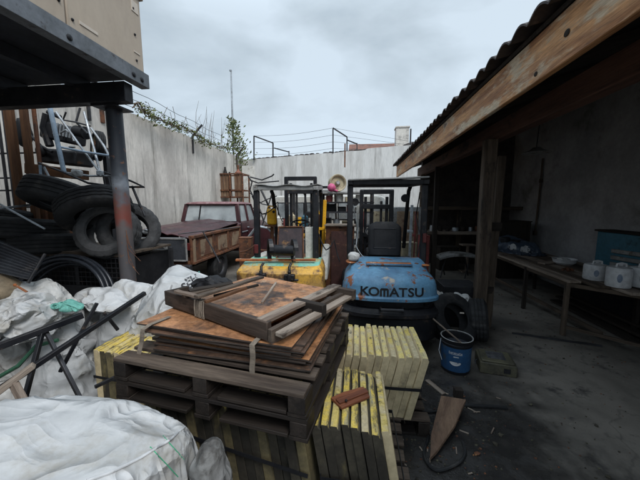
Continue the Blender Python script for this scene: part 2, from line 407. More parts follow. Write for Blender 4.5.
def ground_mat():
    m = bpy.data.materials.new('stained_yard_concrete'); m.use_nodes = True
    N = m.node_tree.nodes; L = m.node_tree.links; b = N['Principled BSDF']
    g = N.new('ShaderNodeNewGeometry')

    def nz(sc, det=8, ro=.62, dist=0):
        n = N.new('ShaderNodeTexNoise'); n.inputs['Scale'].default_value = sc; n.inputs['Detail'].default_value = det
        n.inputs['Roughness'].default_value = ro; n.inputs['Distortion'].default_value = dist
        L.new(g.outputs['Position'], n.inputs['Vector']); return n.outputs['Fac']

    def rp(f, a, c, lo=0, hi=1):
        r = N.new('ShaderNodeMapRange'); r.interpolation_type = 'SMOOTHSTEP'
        r.inputs[1].default_value = a; r.inputs[2].default_value = c; r.inputs[3].default_value = lo; r.inputs[4].default_value = hi
        L.new(f, r.inputs[0]); return r.outputs[0]

    def mt(op, a, c):
        n = N.new('ShaderNodeMath'); n.operation = op
        for s, v in zip(n.inputs, (a, c)):
            if isinstance(v, (int, float)): s.default_value = v
            else: L.new(v, s)
        return n.outputs[0]

    def mx(f, a, c):
        x = N.new('ShaderNodeMix'); x.data_type = 'RGBA'; L.new(f, x.inputs['Factor'])
        for s, v in ((x.inputs['A'], a), (x.inputs['B'], c)):
            if isinstance(v, tuple): s.default_value = (*v, 1)
            else: L.new(v, s)
        return x.outputs['Result']
    sx = N.new('ShaderNodeSeparateXYZ'); L.new(g.outputs['Position'], sx.inputs[0])
    # the spilled, wet patch: an uneven blob about the point (0.75, 2.1)
    dx = mt('MULTIPLY', mt('SUBTRACT', sx.outputs[0], .55), .85); dy = mt('MULTIPLY', mt('SUBTRACT', sx.outputs[1], 1.9), .62)
    dist = mt('SQRT', mt('ADD', mt('MULTIPLY', dx, dx), mt('MULTIPLY', dy, dy)), 0)
    wet = rp(mt('ADD', dist, mt('MULTIPLY', mt('SUBTRACT', nz(2.3, 9, .7), .5), 1.6)), 1.35, .55)
    c = mx(rp(nz(1.1), .38, .64), (.185, .168, .146), (.105, .095, .082))
    c = mx(rp(nz(3.4, 9, .7), .54, .68), c, (.05, .046, .043))
    c = mx(rp(nz(7, 9, .7), .60, .70), c, (.21, .19, .165))
    c = mx(mt('MULTIPLY', rp(nz(.7), .52, .62), .7), c, (.045, .042, .04))
    vo = N.new('ShaderNodeTexVoronoi'); vo.feature = 'DISTANCE_TO_EDGE'; vo.inputs['Scale'].default_value = .55
    wv = N.new('ShaderNodeVectorMath'); wv.operation = 'ADD'; wn = N.new('ShaderNodeTexNoise'); wn.inputs['Scale'].default_value = 1.6; wn.inputs['Detail'].default_value = 6
    L.new(g.outputs['Position'], wn.inputs['Vector']); L.new(g.outputs['Position'], wv.inputs[0]); L.new(wn.outputs['Color'], wv.inputs[1]); L.new(wv.outputs[0], vo.inputs['Vector'])
    crack = rp(vo.outputs['Distance'], .009, .002)
    c = mx(mt('MULTIPLY', crack, .3), c, (.03, .028, .026))
    c = mx(rp(nz(48, 4, .7), .63, .70), c, (.06, .055, .05))
    c = mx(mt('MULTIPLY', wet, .88), c, (.016, .016, .017))
    c = mx(mt('MULTIPLY', wet, rp(nz(26, 3), .66, .72)), c, (.09, .06, .035))
    L.new(c, b.inputs['Base Color'])
    ro = mt('SUBTRACT', .88, mt('MULTIPLY', wet, rp(nz(6, 5), .35, .6, .35, .74)))
    L.new(ro, b.inputs['Roughness'])
    bp = N.new('ShaderNodeBump'); bp.inputs['Strength'].default_value = .6; bp.inputs['Distance'].default_value = .012
    L.new(mt('ADD', nz(9, 8), mt('MULTIPLY', nz(60, 4), .25)), bp.inputs['Height']); L.new(bp.outputs[0], b.inputs['Normal'])
    return m


def post_mat():
    """painted steel: blue-black above, bare grey ring, red primer band, chipped grey below (bands painted at heights on the post)"""
    m = bpy.data.materials.new('banded_post_paint'); m.use_nodes = True
    N = m.node_tree.nodes; L = m.node_tree.links; b = N['Principled BSDF']
    tc = N.new('ShaderNodeTexCoord'); sx = N.new('ShaderNodeSeparateXYZ'); L.new(tc.outputs['Object'], sx.inputs[0])
    n = N.new('ShaderNodeTexNoise'); n.inputs['Scale'].default_value = 7; n.inputs['Detail'].default_value = 7; L.new(tc.outputs['Object'], n.inputs['Vector'])
    a = N.new('ShaderNodeMath'); a.operation = 'MULTIPLY_ADD'; L.new(n.outputs['Fac'], a.inputs[0]); a.inputs[1].default_value = .34; L.new(sx.outputs[2], a.inputs[2])
    r = N.new('ShaderNodeMapRange'); r.inputs[1].default_value = 0; r.inputs[2].default_value = 3; L.new(a.outputs[0], r.inputs[0])
    cr = N.new('ShaderNodeValToRGB'); L.new(r.outputs[0], cr.inputs[0]); e = cr.color_ramp.elements
    e[0].position = 0; e[0].color = (.05, .045, .047, 1); e[1].position = 1; e[1].color = (.02, .024, .034, 1)
    for p, c in ((.50, (.075, .07, .075)), (.565, (.10, .085, .085)), (.585, (.17, .045, .034)), (.645, (.15, .055, .045)), (.665, (.10, .10, .115)), (.705, (.20, .225, .26)), (.735, (.06, .07, .085)), (.79, (.025, .03, .04))):
        k = e.new(p); k.color = (*c, 1)
    n2 = N.new('ShaderNodeTexNoise'); n2.inputs['Scale'].default_value = 22; n2.inputs['Detail'].default_value = 6; L.new(tc.outputs['Object'], n2.inputs['Vector'])
    r2 = N.new('ShaderNodeMapRange'); r2.inputs[1].default_value = .62; r2.inputs[2].default_value = .68; L.new(n2.outputs['Fac'], r2.inputs[0])
    x = N.new('ShaderNodeMix'); x.data_type = 'RGBA'; L.new(r2.outputs[0], x.inputs['Factor']); L.new(cr.outputs[0], x.inputs['A']); x.inputs['B'].default_value = (.14, .075, .05, 1)
    L.new(x.outputs['Result'], b.inputs['Base Color']); b.inputs['Roughness'].default_value = .5
    bp = N.new('ShaderNodeBump'); bp.inputs['Strength'].default_value = .4; bp.inputs['Distance'].default_value = .004; L.new(n2.outputs['Fac'], bp.inputs['Height']); L.new(bp.outputs[0], b.inputs['Normal'])
    return m


# ------------------------------------------------------------------ soft goods
def sack_mesh(c, size, seed, sub=6, e=.62, fold=.05, low=.12, freq=1.0, rotz=0, tilt=None, nf=8):
    """crumpled cloth body: rounded box with low swells and sharp-creased folds"""
    rg = random.Random(seed)
    bm = bmesh.new(); bmesh.ops.create_icosphere(bm, subdivisions=sub, radius=1)
    dirs = []
    for k in range(nf):
        d = Vector((rg.uniform(-1, 1), rg.uniform(-1, 1), rg.uniform(-.8, .8))).normalized()
        dirs.append((d, freq * (1.1 * 1.42 ** k) * rg.uniform(.8, 1.2), rg.uniform(0, 5), fold / (1.36 ** k), Vector((rg.uniform(0, 50), rg.uniform(0, 50), rg.uniform(0, 50)))))
    so = Vector((seed * 3.1, seed * 1.7, seed * 2.3))
    mb = MB(); rz = Matrix.Rotation(rotz, 3, 'Z')
    if tilt is not None: rz = rz @ tilt
    c = Vector(c); vs = []; gs = []
    hs = Vector(size) / 2; mean = (size[0] + size[1] + size[2]) / 3
    for v in bm.verts:
        n = v.co.normalized()
        p = Vector(tuple(math.copysign(abs(q) ** e, q) for q in n))
        p = Vector((p.x * hs.x, p.y * hs.y, p.z * hs.z))
        q = p / mean
        d = low * mean * noise.noise(q * 1.7 + so)
        for (dr, fr, ph, am, of) in dirs:
            w = q.dot(dr) * fr + ph + .55 * noise.noise(q * (fr * .55 + .7) + of)
            t = abs((w % 1.0) - .5) * 2
            msk = max(0, min(1, .5 + 1.6 * noise.noise(q * 1.6 + of * 1.3)))
            d += am * mean * (t - .5) * msk
        p = p + n * d
        if p.z < -hs.z: p.z = -hs.z
        gs.append(p.copy()); vs.append(c + rz @ p)
    fs = [tuple(l.vert.index for l in f.loops) for f in bm.faces]
    bm.free()
    mb.add(vs, fs, 0, gs)
    return mb


def bvh_of(mb): return BVHTree.FromPolygons(mb.v, mb.f)


def text_mesh(txt, size=1.0, bold=0.0, sx=1.0):
    cu = bpy.data.curves.new('lettering', 'FONT'); cu.body = txt; cu.size = size; cu.offset = bold; cu.align_x = 'CENTER'; cu.align_y = 'CENTER'
    cu.resolution_u = 4
    ob = bpy.data.objects.new('lettering', cu); col.objects.link(ob)
    bpy.context.view_layer.update()
    dg = bpy.context.evaluated_depsgraph_get()
    me = bpy.data.meshes.new_from_object(ob.evaluated_get(dg))
    bm = bmesh.new(); bm.from_mesh(me)
    bmesh.ops.subdivide_edges(bm, edges=[e for e in bm.edges if e.calc_length() > size * .2], cuts=2)
    vs = [Vector((v.co.x * sx, v.co.y, 0)) for v in bm.verts]; bm.verts.index_update()
    fs = [tuple(v.index for v in f.verts) for f in bm.faces]
    bm.free(); bpy.data.objects.remove(ob); bpy.data.curves.remove(cu); bpy.data.meshes.remove(me)
    return vs, fs


def printed(bvh, txt, c, xd, yd, size, pd, bold=0.0, off=.003, sx=1.0):
    """lettering printed on a soft body: each vertex is dropped along pd on to the surface"""
    vs, fs = text_mesh(txt, size, bold, sx); c = Vector(c); xd = Vector(xd).normalized(); yd = Vector(yd).normalized(); pd = Vector(pd).normalized()
    out = []
    for v in vs:
        p = c + xd * v.x + yd * v.y
        h, n, i, d = bvh.ray_cast(p - pd * 1.0, pd)
        out.append((h - pd * off) if h is not None else p)
    mb = MB(); mb.add(out, fs); return mb


def tyre_mb(c, axis, Rr=.32, r=.19, w=.2, n=84):
    zq = Vector(axis).normalized().to_track_quat('Z', 'Y').to_matrix()
    t = Rr - r
    pr = [(r, -.36), (r + .012, -.47), (r + t * .32, -.52), (r + t * .62, -.53), (Rr - .035, -.49), (Rr - .012, -.44), (Rr, -.37)]
    tread = [(Rr, -.22), (Rr - .009, -.21), (Rr - .009, -.17), (Rr + .002, -.16), (Rr + .002, -.03), (Rr - .009, -.02)]
    half = pr + tread
    prof = half + [(a, -b) for a, b in reversed(half)] + [(r + .03, .30), (Rr - .03, .32), (Rr - .025, 0), (Rr - .03, -.32), (r + .03, -.30)]
    prof = [(a, b * w) for a, b in prof]

    def fn(k, i, a, b):
        if a > Rr - .04 and 4 <= i <= len(half) * 2 - 5 and (k % 4 == 0): a -= .007
        return a, b
    return MB().lathe(prof, n, c, zq, closed=True, fn=fn)


ORD = ['first', 'second', 'third', 'fourth', 'fifth', 'sixth', 'seventh', 'eighth', 'ninth', 'tenth', 'eleventh', 'twelfth', 'thirteenth', 'fourteenth', 'fifteenth', 'sixteenth', 'seventeenth', 'eighteenth', 'nineteenth', 'twentieth']


def sim_bag(c, size, seed, slack=1.12, sub=6, e=.7, lump=.16, rotz=0, frames=26, floor=None, extra=None, tall=1.0, stiff=1.0, grow=.12, q=4):
    """a woven bag: cloth larger than its lumpy filling is let down over it so that it sags and creases; returns the settled surface"""
    c = Vector(c); so = Vector((seed * 3.1, seed * 1.7, seed * 2.3)); hs = Vector(size) / 2; mean = sum(size) / 3
    def body(scale, sub, lum, lift=0):
        bm = bmesh.new(); bmesh.ops.create_icosphere(bm, subdivisions=sub, radius=1)
        for v in bm.verts:
            n = v.co.normalized(); p = Vector(tuple(math.copysign(abs(q) ** e, q) for q in n))
            p = Vector((p.x * hs.x, p.y * hs.y, p.z * hs.z)) * scale
            p += n * lum * mean * (noise.noise(p / mean * 2.1 + so) + .6 * noise.noise(p / mean * 4.3 + so))
            p.z = max(p.z, -hs.z)
            v.co = p
        return bm
    fb = body(.90, 4, lump)
    fm = bpy.data.meshes.new('fill'); fb.to_mesh(fm); fb.free(); fo = bpy.data.objects.new('fill', fm); col.objects.link(fo)
    cb = body(slack, sub, lump * .4)
    for v in cb.verts:
        if v.co.z > 0: v.co.z *= tall
    cm = bpy.data.meshes.new('cloth'); cb.to_mesh(cm); cb.free(); co = bpy.data.objects.new('cloth', cm); col.objects.link(co)
    gmsh = bpy.data.meshes.new('floor'); gmsh.from_pydata([(-3, -3, -hs.z - .012), (3, -3, -hs.z - .012), (3, 3, -hs.z - .012), (-3, 3, -hs.z - .012)], [], [(0, 1, 2, 3)]); go = bpy.data.objects.new('floor', gmsh); col.objects.link(go)
    cols = [fo, go]
    for o in cols:
        m = o.modifiers.new('collision', 'COLLISION'); o.collision.thickness_outer = .006; o.collision.cloth_friction = 12; o.collision.damping = .6
    m = co.modifiers.new('cloth', 'CLOTH'); s = m.settings
    s.shrink_min = -grow; s.quality = q; s.mass = .25; s.tension_stiffness = 30; s.compression_stiffness = 30; s.shear_stiffness = 12; s.bending_stiffness = stiff; s.tension_damping = 8; s.compression_damping = 8; s.shear_damping = 8; s.air_damping = 2
    s.bending_model = 'ANGULAR'
    m.collision_settings.distance_min = .005; m.collision_settings.collision_quality = 2; m.collision_settings.use_self_collision = False
    m.point_cache.frame_start = 1; m.point_cache.frame_end = frames + 1
    for f in range(1, frames + 1): scene.frame_set(f)
    dg = bpy.context.evaluated_depsgraph_get(); me = bpy.data.meshes.new_from_object(co.evaluated_get(dg))
    mb = MB(); rz = Matrix.Rotation(rotz, 3, 'Z')
    gs = [v.co.copy() for v in me.vertices]
    mb.add([c + rz @ g for g in gs], [tuple(p.vertices) for p in me.polygons], 0, gs)
    for o, d in ((co, cm), (fo, fm), (go, gmsh)): bpy.data.objects.remove(o); bpy.data.meshes.remove(d)
    bpy.data.meshes.remove(me); scene.frame_set(1)
    return mb
# ================================================================== SETTING
gm = MB(); gm.add([(-150, -60, 0), (150, -60, 0), (150, 240, 0), (-150, 240, 0)], [(0, 1, 2, 3)])
tag(gm.build('ground', ground_mat()), kind='structure')

# ---- concrete wall on the left, with bent wire brackets
wl = thing('concrete_wall', 'tall streaked grey concrete wall along the left side of the yard', 'wall', (-5.5, 5, 0))
mb = MB()
ys = [-4 + i * .7 for i in range(27)]
for i in range(26):
    mb.box((-5.5, ys[i] + .35, 1.975), (.2, .70, 3.95))
wb = MB()
for i in range(26): pass
n_ = 130
vs, fs = [], []
for i in range(n_ + 1):
    y = -4 + 18.2 * i / n_
    top = 3.95 + .03 * noise.noise(Vector((y * 1.3, 0, 0))) + .03 * noise.noise(Vector((y * 5, 3, 0))) - .09 * max(0, noise.noise(Vector((y * 2.2, 9, 0))) - .32)
    vs += [(-5.4, y, 0), (-5.4, y, top), (-5.62, y, top - .015), (-5.62, y, 0)]
for i in range(n_):
    for k in range(4):
        fs.append((i * 4 + k, i * 4 + (k + 1) % 4, i * 4 + 4 + (k + 1) % 4, i * 4 + 4 + k))
fs += [(0, 1, 2, 3), tuple(n_ * 4 + k for k in range(4))]
part(wl, 'masonry', MB().add(vs, fs), m_conc)
for y in (9.3, 12.9, 5.5):
    mb = MB(); mb.bar((-5.38, y, 3.45), (-5.38, y, 4.0), .05, .05, up=(1, 0, 0)); mb.bar((-5.38, y, 4.0), (-5.02, y, 4.35), .045, .045, up=(0, 1, 0))
    part(wl, 'bracket', mb, m_steel)
mb = MB()
for k, zz in enumerate((4.08, 4.2, 4.32)):
    x = -5.32 + .15 * k
    mb.tube([(x, y, zz - .04 * math.sin((y - 1.6) * 1.75) ** 2) for y in [2 + .4 * i for i in range(29)]], .006, 5)
part(wl, 'wire', mb, m_steel)
p = at(102, 112, X=-5.385); mb = MB(); mb.bar((-5.385, p.y, p.z - .22), (-5.385, p.y, p.z + .4), .03, .09, up=(0, 1, 0)); part(wl, 'rusty_strap', mb, m_rust)

# ---- creeper along the wall top
rg = random.Random(5)
vine = thing('creeper', 'half-dead leafy creeper trailing along the wire above the concrete wall', 'creeper', (-5.2, 8, 4))
st, lf = MB(), MB()
path = [Vector((-4.9 - .22 * math.sin(t * 2.4), 6.6 + 6.6 * t, 4.78 - .7 * t + .12 * math.sin(t * 7))) for t in [i / 40 for i in range(41)]]
path = []
VP_ = [(134, 105), (142, 110), (152, 115), (161, 120), (170, 124), (179, 126), (188, 131), (197, 138), (206, 142), (215, 145), (224, 148), (232, 150)]
for i in range(len(VP_) - 1):
    for j in range(3): path.append(at(VP_[i][0] + (VP_[i + 1][0] - VP_[i][0]) * j / 3, VP_[i][1] + (VP_[i + 1][1] - VP_[i][1]) * j / 3, X=-5.12) + Vector((.05 * math.sin(i * 2.1 + j), 0, .03 * math.sin(i + j * 1.7))))
for k in range(4):
    st.tube([p + Vector((rg.uniform(-.05, .05), 0, rg.uniform(-.07, .07))) for p in path], [.013 - .004 * i / len(path) for i in range(len(path))], 5)


def leaf(m, p, s, g):
    d = Vector((g.gauss(0, 1), g.gauss(0, 1), g.gauss(0, .8))).normalized(); u = d.orthogonal().normalized(); w = d.cross(u)
    m.add([p - u * s, p + w * s * .45 + d * s * .15, p + u * s, p - w * s * .45 + d * s * .15], [(0, 1, 2, 3)])


for i in range(1, len(path) - 1):
    dens = 30 if (i % 9) > 2 else 12
    for k in range(dens):
        leaf(lf, path[i].lerp(path[i + 1], rg.random()) + Vector((rg.gauss(0, .09), rg.gauss(0, .12), rg.gauss(0, .075))), rg.uniform(.025, .055), rg)
for k in range(14):
    p = path[6 + k * 2]
    q = [p, p + Vector((rg.uniform(-.1, .1), rg.uniform(-.3, .3), rg.uniform(.2, .45)))]
    st.tube([q[0], (q[0] + q[1]) / 2 + Vector((0, .06, 0)), q[1]], .006, 4)
part(vine, 'stem', st, m_stem); part(vine, 'leaves', lf, m_leaf, smooth=0)

# bare twigs behind the wall + bushy climber at the corner with its tall pole
tw = MB()
for k in range(9):
    b0 = Vector((-5.9, 10.5 + k * .32, 3.4)); p = [b0]
    for j in range(5): p.append(p[-1] + Vector((rg.uniform(-.1, .1), rg.uniform(-.12, .12), .42)))
    tw.tube(p, [.014, .012, .01, .008, .006, .003], 4)
    for j in (2, 3): tw.tube([p[j], p[j] + Vector((rg.uniform(-.3, .3), rg.uniform(-.3, .3), .4))], .004, 4)
solo('bare_shrub', 'thin leafless twigs rising behind the concrete wall', 'shrub', tw, m_stem)
pl = at(233, 140, Y=13.2); px0 = pl.x
mb = MB(); mb.tube([(px0, 13.2, 0), (px0, 13.2, 4), (px0 + .02, 13.2, 7.75)], [.06, .05, .035], 8); mb.box((px0, 13.2, 7.72), (.09, .09, .05))
solo('antenna_pole', 'tall thin grey pole standing in the far left corner of the yard', 'pole', mb, m_galv)
cl = thing('climbing_bush', 'small ragged climber wrapped around the tall pole in the wall corner', 'bush', (px0, 13.2, 0))
st, lf = MB(), MB()
for k in range(7):
    p = [Vector((px0 + rg.uniform(-.2, .4), 13.1 + rg.uniform(-.2, .2), 0))]
    for j in range(9): p.append(p[-1] + Vector((rg.uniform(-.1, .1), rg.uniform(-.08, .08), .52 + rg.uniform(-.06, .06))))
    st.tube(p, [.03 - .0025 * j for j in range(10)], 5)
for k in range(950):
    zz = 3.3 + 2.3 * rg.random() ** 1.3; wd = .52 * (1 - (zz - 3.3) / 2.6)
    cx = px0 + .15 + (.22 if zz < 4.5 else -.05) * math.sin(zz * 5)
    leaf(lf, Vector((cx + rg.gauss(0, wd * .75), 13.1 + rg.gauss(0, .3), zz)), rg.uniform(.04, .095), rg)
part(cl, 'stem', st, m_stem); part(cl, 'leaves', lf, m_leaf, smooth=0)

# ---- whitewashed back wall (slightly skewed), railings and roofs behind it
A = Vector((-5.3, 13.9, 0)); B = Vector((3.9, 11.75, 0)); wd_ = (B - A).normalized(); nb = Vector((wd_.y, -wd_.x, 0))
vs, fs = [], []
for i in range(81):
    t = i / 80; p = A.lerp(B, t)
    top = 3.93 + .16 * t + .02 * noise.noise(Vector((t * 16, 7, 0)))
    if t > .62: top += .05
    q = p - nb * .22
    vs += [(p.x, p.y, 0), (p.x, p.y, top), (q.x, q.y, top), (q.x, q.y, 0)]
for i in range(80):
    for k in range(4): fs.append((i * 4 + k, i * 4 + (k + 1) % 4, i * 4 + 4 + (k + 1) % 4, i * 4 + 4 + k))
fs += [(0, 1, 2, 3), tuple(320 + k for k in range(4))]
bw = thing('back_wall', 'long whitewashed masonry wall with drip stains closing the back of the yard', 'wall', (-1, 13, 0))
part(bw, 'masonry', MB().add(vs, fs), m_backwall)
mb = MB()
for i in range(46):
    t = .04 + .6 * i / 45 + rg.uniform(-.004, .004); p = A.lerp(B, t) - nb * .1
    if rg.random() < .75: mb.ball(p + Vector((0, 0, 3.93 + .16 * t + .02)), rg.uniform(.05, .09), 8, 5, sc=(1.6, 1, .6), wob=.4, seed=i)
part(bw, 'coping_rubble', mb, m_tile)
mb = MB(); p = at(345, 152, Y=12.35); mb.bar((p.x, 12.3, 3.3), (p.x, 12.3, 4.25), .06, .05, up=(1, 0, 0)); part(bw, 'drain_pipe', mb, m_rust)

rl = thing('wire_railing', 'two steel brackets carrying strands of wire on top of the whitewashed wall', 'railing', (-2.5, 13.2, 4))


def rail_post(px, py0, py1, px2, py2, px3, py3, Y):
    a = at(px, py1, Y=Y); b = at(px, py0, Y=Y); c = at(px2, py2, Y=Y - .1); d = at(px3, py3, Y=Y - .1)
    mb = MB()
    for p, q in ((a, b), (b, c), (c, d)): mb.bar(p, q, .05, .05, up=(0, 1, 0))
    part(rl, 'bracket', mb, m_steel)
    return b, c


b1, c1 = rail_post(254, 136, 160, 273, 143, 273, 158, 13.7)
b2, c2 = rail_post(333, 128, 153, 347, 137, 347, 151, 12.9)
mb = MB(); mb.bar(at(274, 148, Y=13.6), at(289, 152, Y=13.6), .045, .045, up=(0, 1, 0)); mb.bar(at(289, 151, Y=13.6), at(289, 158, Y=13.6), .04, .04, up=(0, 1, 0))
part(rl, 'side_arm', mb, m_steel); mb = MB(); mb.bar(at(347, 140, Y=12.8), at(357, 144, Y=12.8), .045, .045, up=(0, 1, 0)); mb.bar(at(357, 143, Y=12.8), at(357, 151, Y=12.8), .04, .04, up=(0, 1, 0))
part(rl, 'side_arm', mb, m_steel)
mb = MB()
for t in (0, .3, .6, .88):
    a = b1.lerp(at(254, 157, Y=13.7), t); b = b2.lerp(at(333, 151, Y=12.9), t)
    mb.tube([a.lerp(b, i / 10) - Vector((0, 0, .09 * math.sin(math.pi * i / 10))) for i in range(11)], .006, 5)
    e = at(425, 144 + 10 * t, Y=12.4); mb.tube([b.lerp(e, i / 6) for i in range(7)], .005, 5)
part(rl, 'wire', mb, m_steel)

hs = thing('neighbour_house', 'low neighbouring house with red tiled roof and square chimney behind the back wall', 'house', (2.2, 14.5, 0))
mb = MB(); mb.box((2.5, 16, 2.1), (5.4, 3, 4.2)); part(hs, 'wall', mb, m_backwall)
mb = MB(); a = Vector((-.3, 14.3, 4.25)); b = Vector((5.4, 14.3, 4.25)); mb.prism([(-.4, 14.3, 4.22), (-.4, 16, 4.95), (-.4, 17.7, 4.22)], (6, 0, 0))
part(hs, 'roof', mb, m_redtile)
p = at(403, 138, Y=14); ch = MB(); ch.box((p.x, 14.4, 4.6), (.58, .5, 1.35)); ch.box((p.x, 14.4, 5.3), (.64, .56, .07)); part(hs, 'chimney', ch, m_conc, bevel=.01)
p = at(420, 141, Y=13.6); mb = MB(); mb.ball((p.x, 14, p.z - .25), .62, 18, 10, sc=(1.25, .8, .5)); solo('water_tank', 'dark rounded water tank top beside the chimney behind the wall', 'tank', mb, m_tile)
p = at(410.5, 150, Y=12.2); mb = MB(); mb.bar((p.x, 12.3, 2.8), (p.x, 12.3, 4.75), .06, .05, up=(1, 0, 0)); solo('vent_pipe', 'short upright pipe fixed to the back wall near the shed roof', 'pipe', mb, m_steel)

# ---- open timber shed on the right
sh = thing('timber_shed', 'open-fronted timber shed with tiled roof and long brown fascia board', 'shed', (3.5, 4, 0))
mb = MB(); mb.bar((1.2, -2.5, 2.715), (1.2, 9.0, 2.715), .045, .30, n=24, wob=.004); fb = part(sh, 'fascia', mb, m_fascia, bevel=.006)
mb = MB()
for px, py, kw in ((566, 33, .026), (535, 74, .021)):
    p = at(px, py, X=1.173); mb = MB()
    mb.ball((1.1765, p.y, p.z), 1, 18, 10, sc=(.004, kw, kw * .8), wob=.5, seed=px)
    part(fb, 'knot', mb, m_dark)
RS = math.tan(R(17))
mb = MB()
for k in range(14):
    y0 = -2.5 + k * .9
    mb.bar((1.23, y0, 2.80), (6.0, y0, 2.80 + 4.77 * RS), .07, .13)
part(sh, 'rafter', mb, m_dark)
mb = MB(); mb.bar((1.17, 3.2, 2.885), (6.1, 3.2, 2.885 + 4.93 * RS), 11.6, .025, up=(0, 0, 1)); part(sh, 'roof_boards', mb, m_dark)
# clay tiles: rows of half-round tiles stepping up the slope
mb = MB(); pitch = .215
ny = int(11.6 / pitch * 8)


def tile_z(u, v, lift):
    x = 1.07 + 5.1 * u; y = -2.55 + 11.6 * v
    ph = (y / pitch) % 1.0
    s = (x - 1.07) / .36; st_ = (s % 1.0)
    jit = .012 * noise.noise(Vector((math.floor(y / pitch) * 1.9, math.floor(s) * 2.3, 0)))
    return Vector((x + jit * 2, y, 2.91 + (x - 1.17) * RS + lift + .055 * abs(math.sin(math.pi * ph)) - .026 * st_ + jit))


mb.grid(lambda u, v: tile_z(u, v, .012), 42, ny, thick=(0, 0, -.014))
part(sh, 'roof_tiles', mb, m_tile, smooth=50)
mb = MB(); mb.bar((1.85, -2.5, 2.70), (1.85, 9.0, 2.70), .14, .22, n=16, wob=.004); part(sh, 'beam', mb, m_beam, bevel=.008)
for (a, b, w, h, m) in (((1.735, 4.17, 0), (1.735, 4.17, 2.60), .15, .13, m_post), ((1.865, 8.6, 0), (1.865, 8.6, 2.6), .14, .14, m_post), ((1.80, 6.9, 0), (1.80, 6.9, 2.6), .10, .10, m_dark)):
    mb = MB(); mb.bar(a, b, w, h, up=(0, 1, 0), n=10, wob=.004); part(sh, 'post', mb, m, bevel=.012)
mb = MB(); mb.bar((1.90, 4.30, 0), (1.985, 4.40, 2.42), .10, .11, up=(0, 1, 0), n=8, wob=.004); part(sh, 'post', mb, m_post, bevel=.01)['label'] = 'shorter grey post bolted behind the front post'
mb = MB(); mb.bar((1.73, 4.26, 1.45), (2.0, 4.30, 1.45), .06, .12); part(sh, 'packing_block', mb, m_dark); mb = MB(); mb.bar((1.73, 4.26, .55), (1.95, 4.30, .55), .06, .10); part(sh, 'packing_block', mb, m_dark)
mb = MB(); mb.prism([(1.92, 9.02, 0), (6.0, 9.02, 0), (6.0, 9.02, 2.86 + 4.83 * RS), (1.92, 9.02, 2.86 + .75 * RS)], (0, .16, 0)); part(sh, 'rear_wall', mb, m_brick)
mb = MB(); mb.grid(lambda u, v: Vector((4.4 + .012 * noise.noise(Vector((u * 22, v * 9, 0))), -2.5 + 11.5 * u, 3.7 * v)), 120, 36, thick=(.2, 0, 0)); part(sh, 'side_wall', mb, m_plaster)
mb = MB(); q1 = at(541, 180, X=4.36); q2 = at(535, 233, X=4.36); mb.tube([q1 + Vector((0, 0, .5)), q1, q2], .022, 8)
mb.box(q1 + Vector((0, 0, -.02)), (.05, .06, .09)); mb.box((q2.x, q2.y, q2.z), (.06, .08, .1)); part(sh, 'conduit', mb, m_post)

lp = at(536, 153, Y=5.6); t = thing('hanging_lamp', 'unlit flat metal lamp shade hanging in the dark shed', 'lamp', lp)
mb = MB(); mb.lathe([(.03, .10), (.06, .09), (.10, .05), (.215, .0), (.21, -.006), (.09, .04), (.03, .07)], 28, lp); part(t, 'shade', mb, m_greymetal)
mb = MB(); mb.tube([lp + Vector((0, 0, .1)), lp + Vector((.02, 0, .55)), lp + Vector((0, .02, .95))], .008, 6); part(t, 'cord', mb, m_black)

# ---- steel platform (upper left) with post, and the beige cabinet on it
pf = thing('steel_platform', 'raised steel deck on a round post at the upper left', 'platform', (-2.34, 2.7, 0))
mb = MB()
mb.bar((-1.99, -2, 2.918), (-1.99, 2.72, 2.918), .012, .125); mb.bar((-2.03, -2, 2.861), (-2.03, 2.72, 2.861), .08, .012); mb.bar((-2.03, -2, 2.974), (-2.03, 2.72, 2.974), .08, .012)
part(pf, 'edge_channel', mb, m_deckbeam, bevel=.003)
mb = MB(); mb.box((-4.1, .3, 2.955), (4.1, 4.8, .03)); part(pf, 'deck_sheet', mb, m_blueblack)
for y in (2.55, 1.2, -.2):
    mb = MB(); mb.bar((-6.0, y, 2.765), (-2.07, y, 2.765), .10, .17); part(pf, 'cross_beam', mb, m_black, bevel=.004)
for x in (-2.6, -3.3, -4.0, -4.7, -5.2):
    mb = MB(); mb.bar((x, -2, 2.885), (x, 2.68, 2.885), .06, .10); part(pf, 'joist', mb, m_blueblack)
mb = MB(); mb.tube([(-2.355, 2.70, 0), (-2.355, 2.70, 1.2), (-2.365, 2.70, 2.68)], .072, 28); pp = part(pf, 'post', mb, post_mat())
mb = MB(); mb.box((-2.34, 2.66, 2.672), (.24, .24, .014)); part(pf, 'cap_plate', mb, m_black)
for y, z in ((2.62, 2.90), (2.52, 2.905), (1.93, 2.90)):
    mb = MB(); mb.ball((-1.982, y, z), .022, 10, 6, sc=(.5, 1, 1)); part(pf, 'bolt', mb, m_black)
mb = MB(); pr = (-2.3, 2.58, 1.45)
for k in range(5):
    a = Vector((-2.29, 2.645, 1.50 - .05 * k)); mb.tube([a, a + Vector((.03, -.03, -.04 - .02 * k)), a + Vector((.05 + .025 * ((k * 7) % 5), -.02, -.17 - .02 * k))], .003, 5)
part(pf, 'frayed_wire', mb, m_rust)

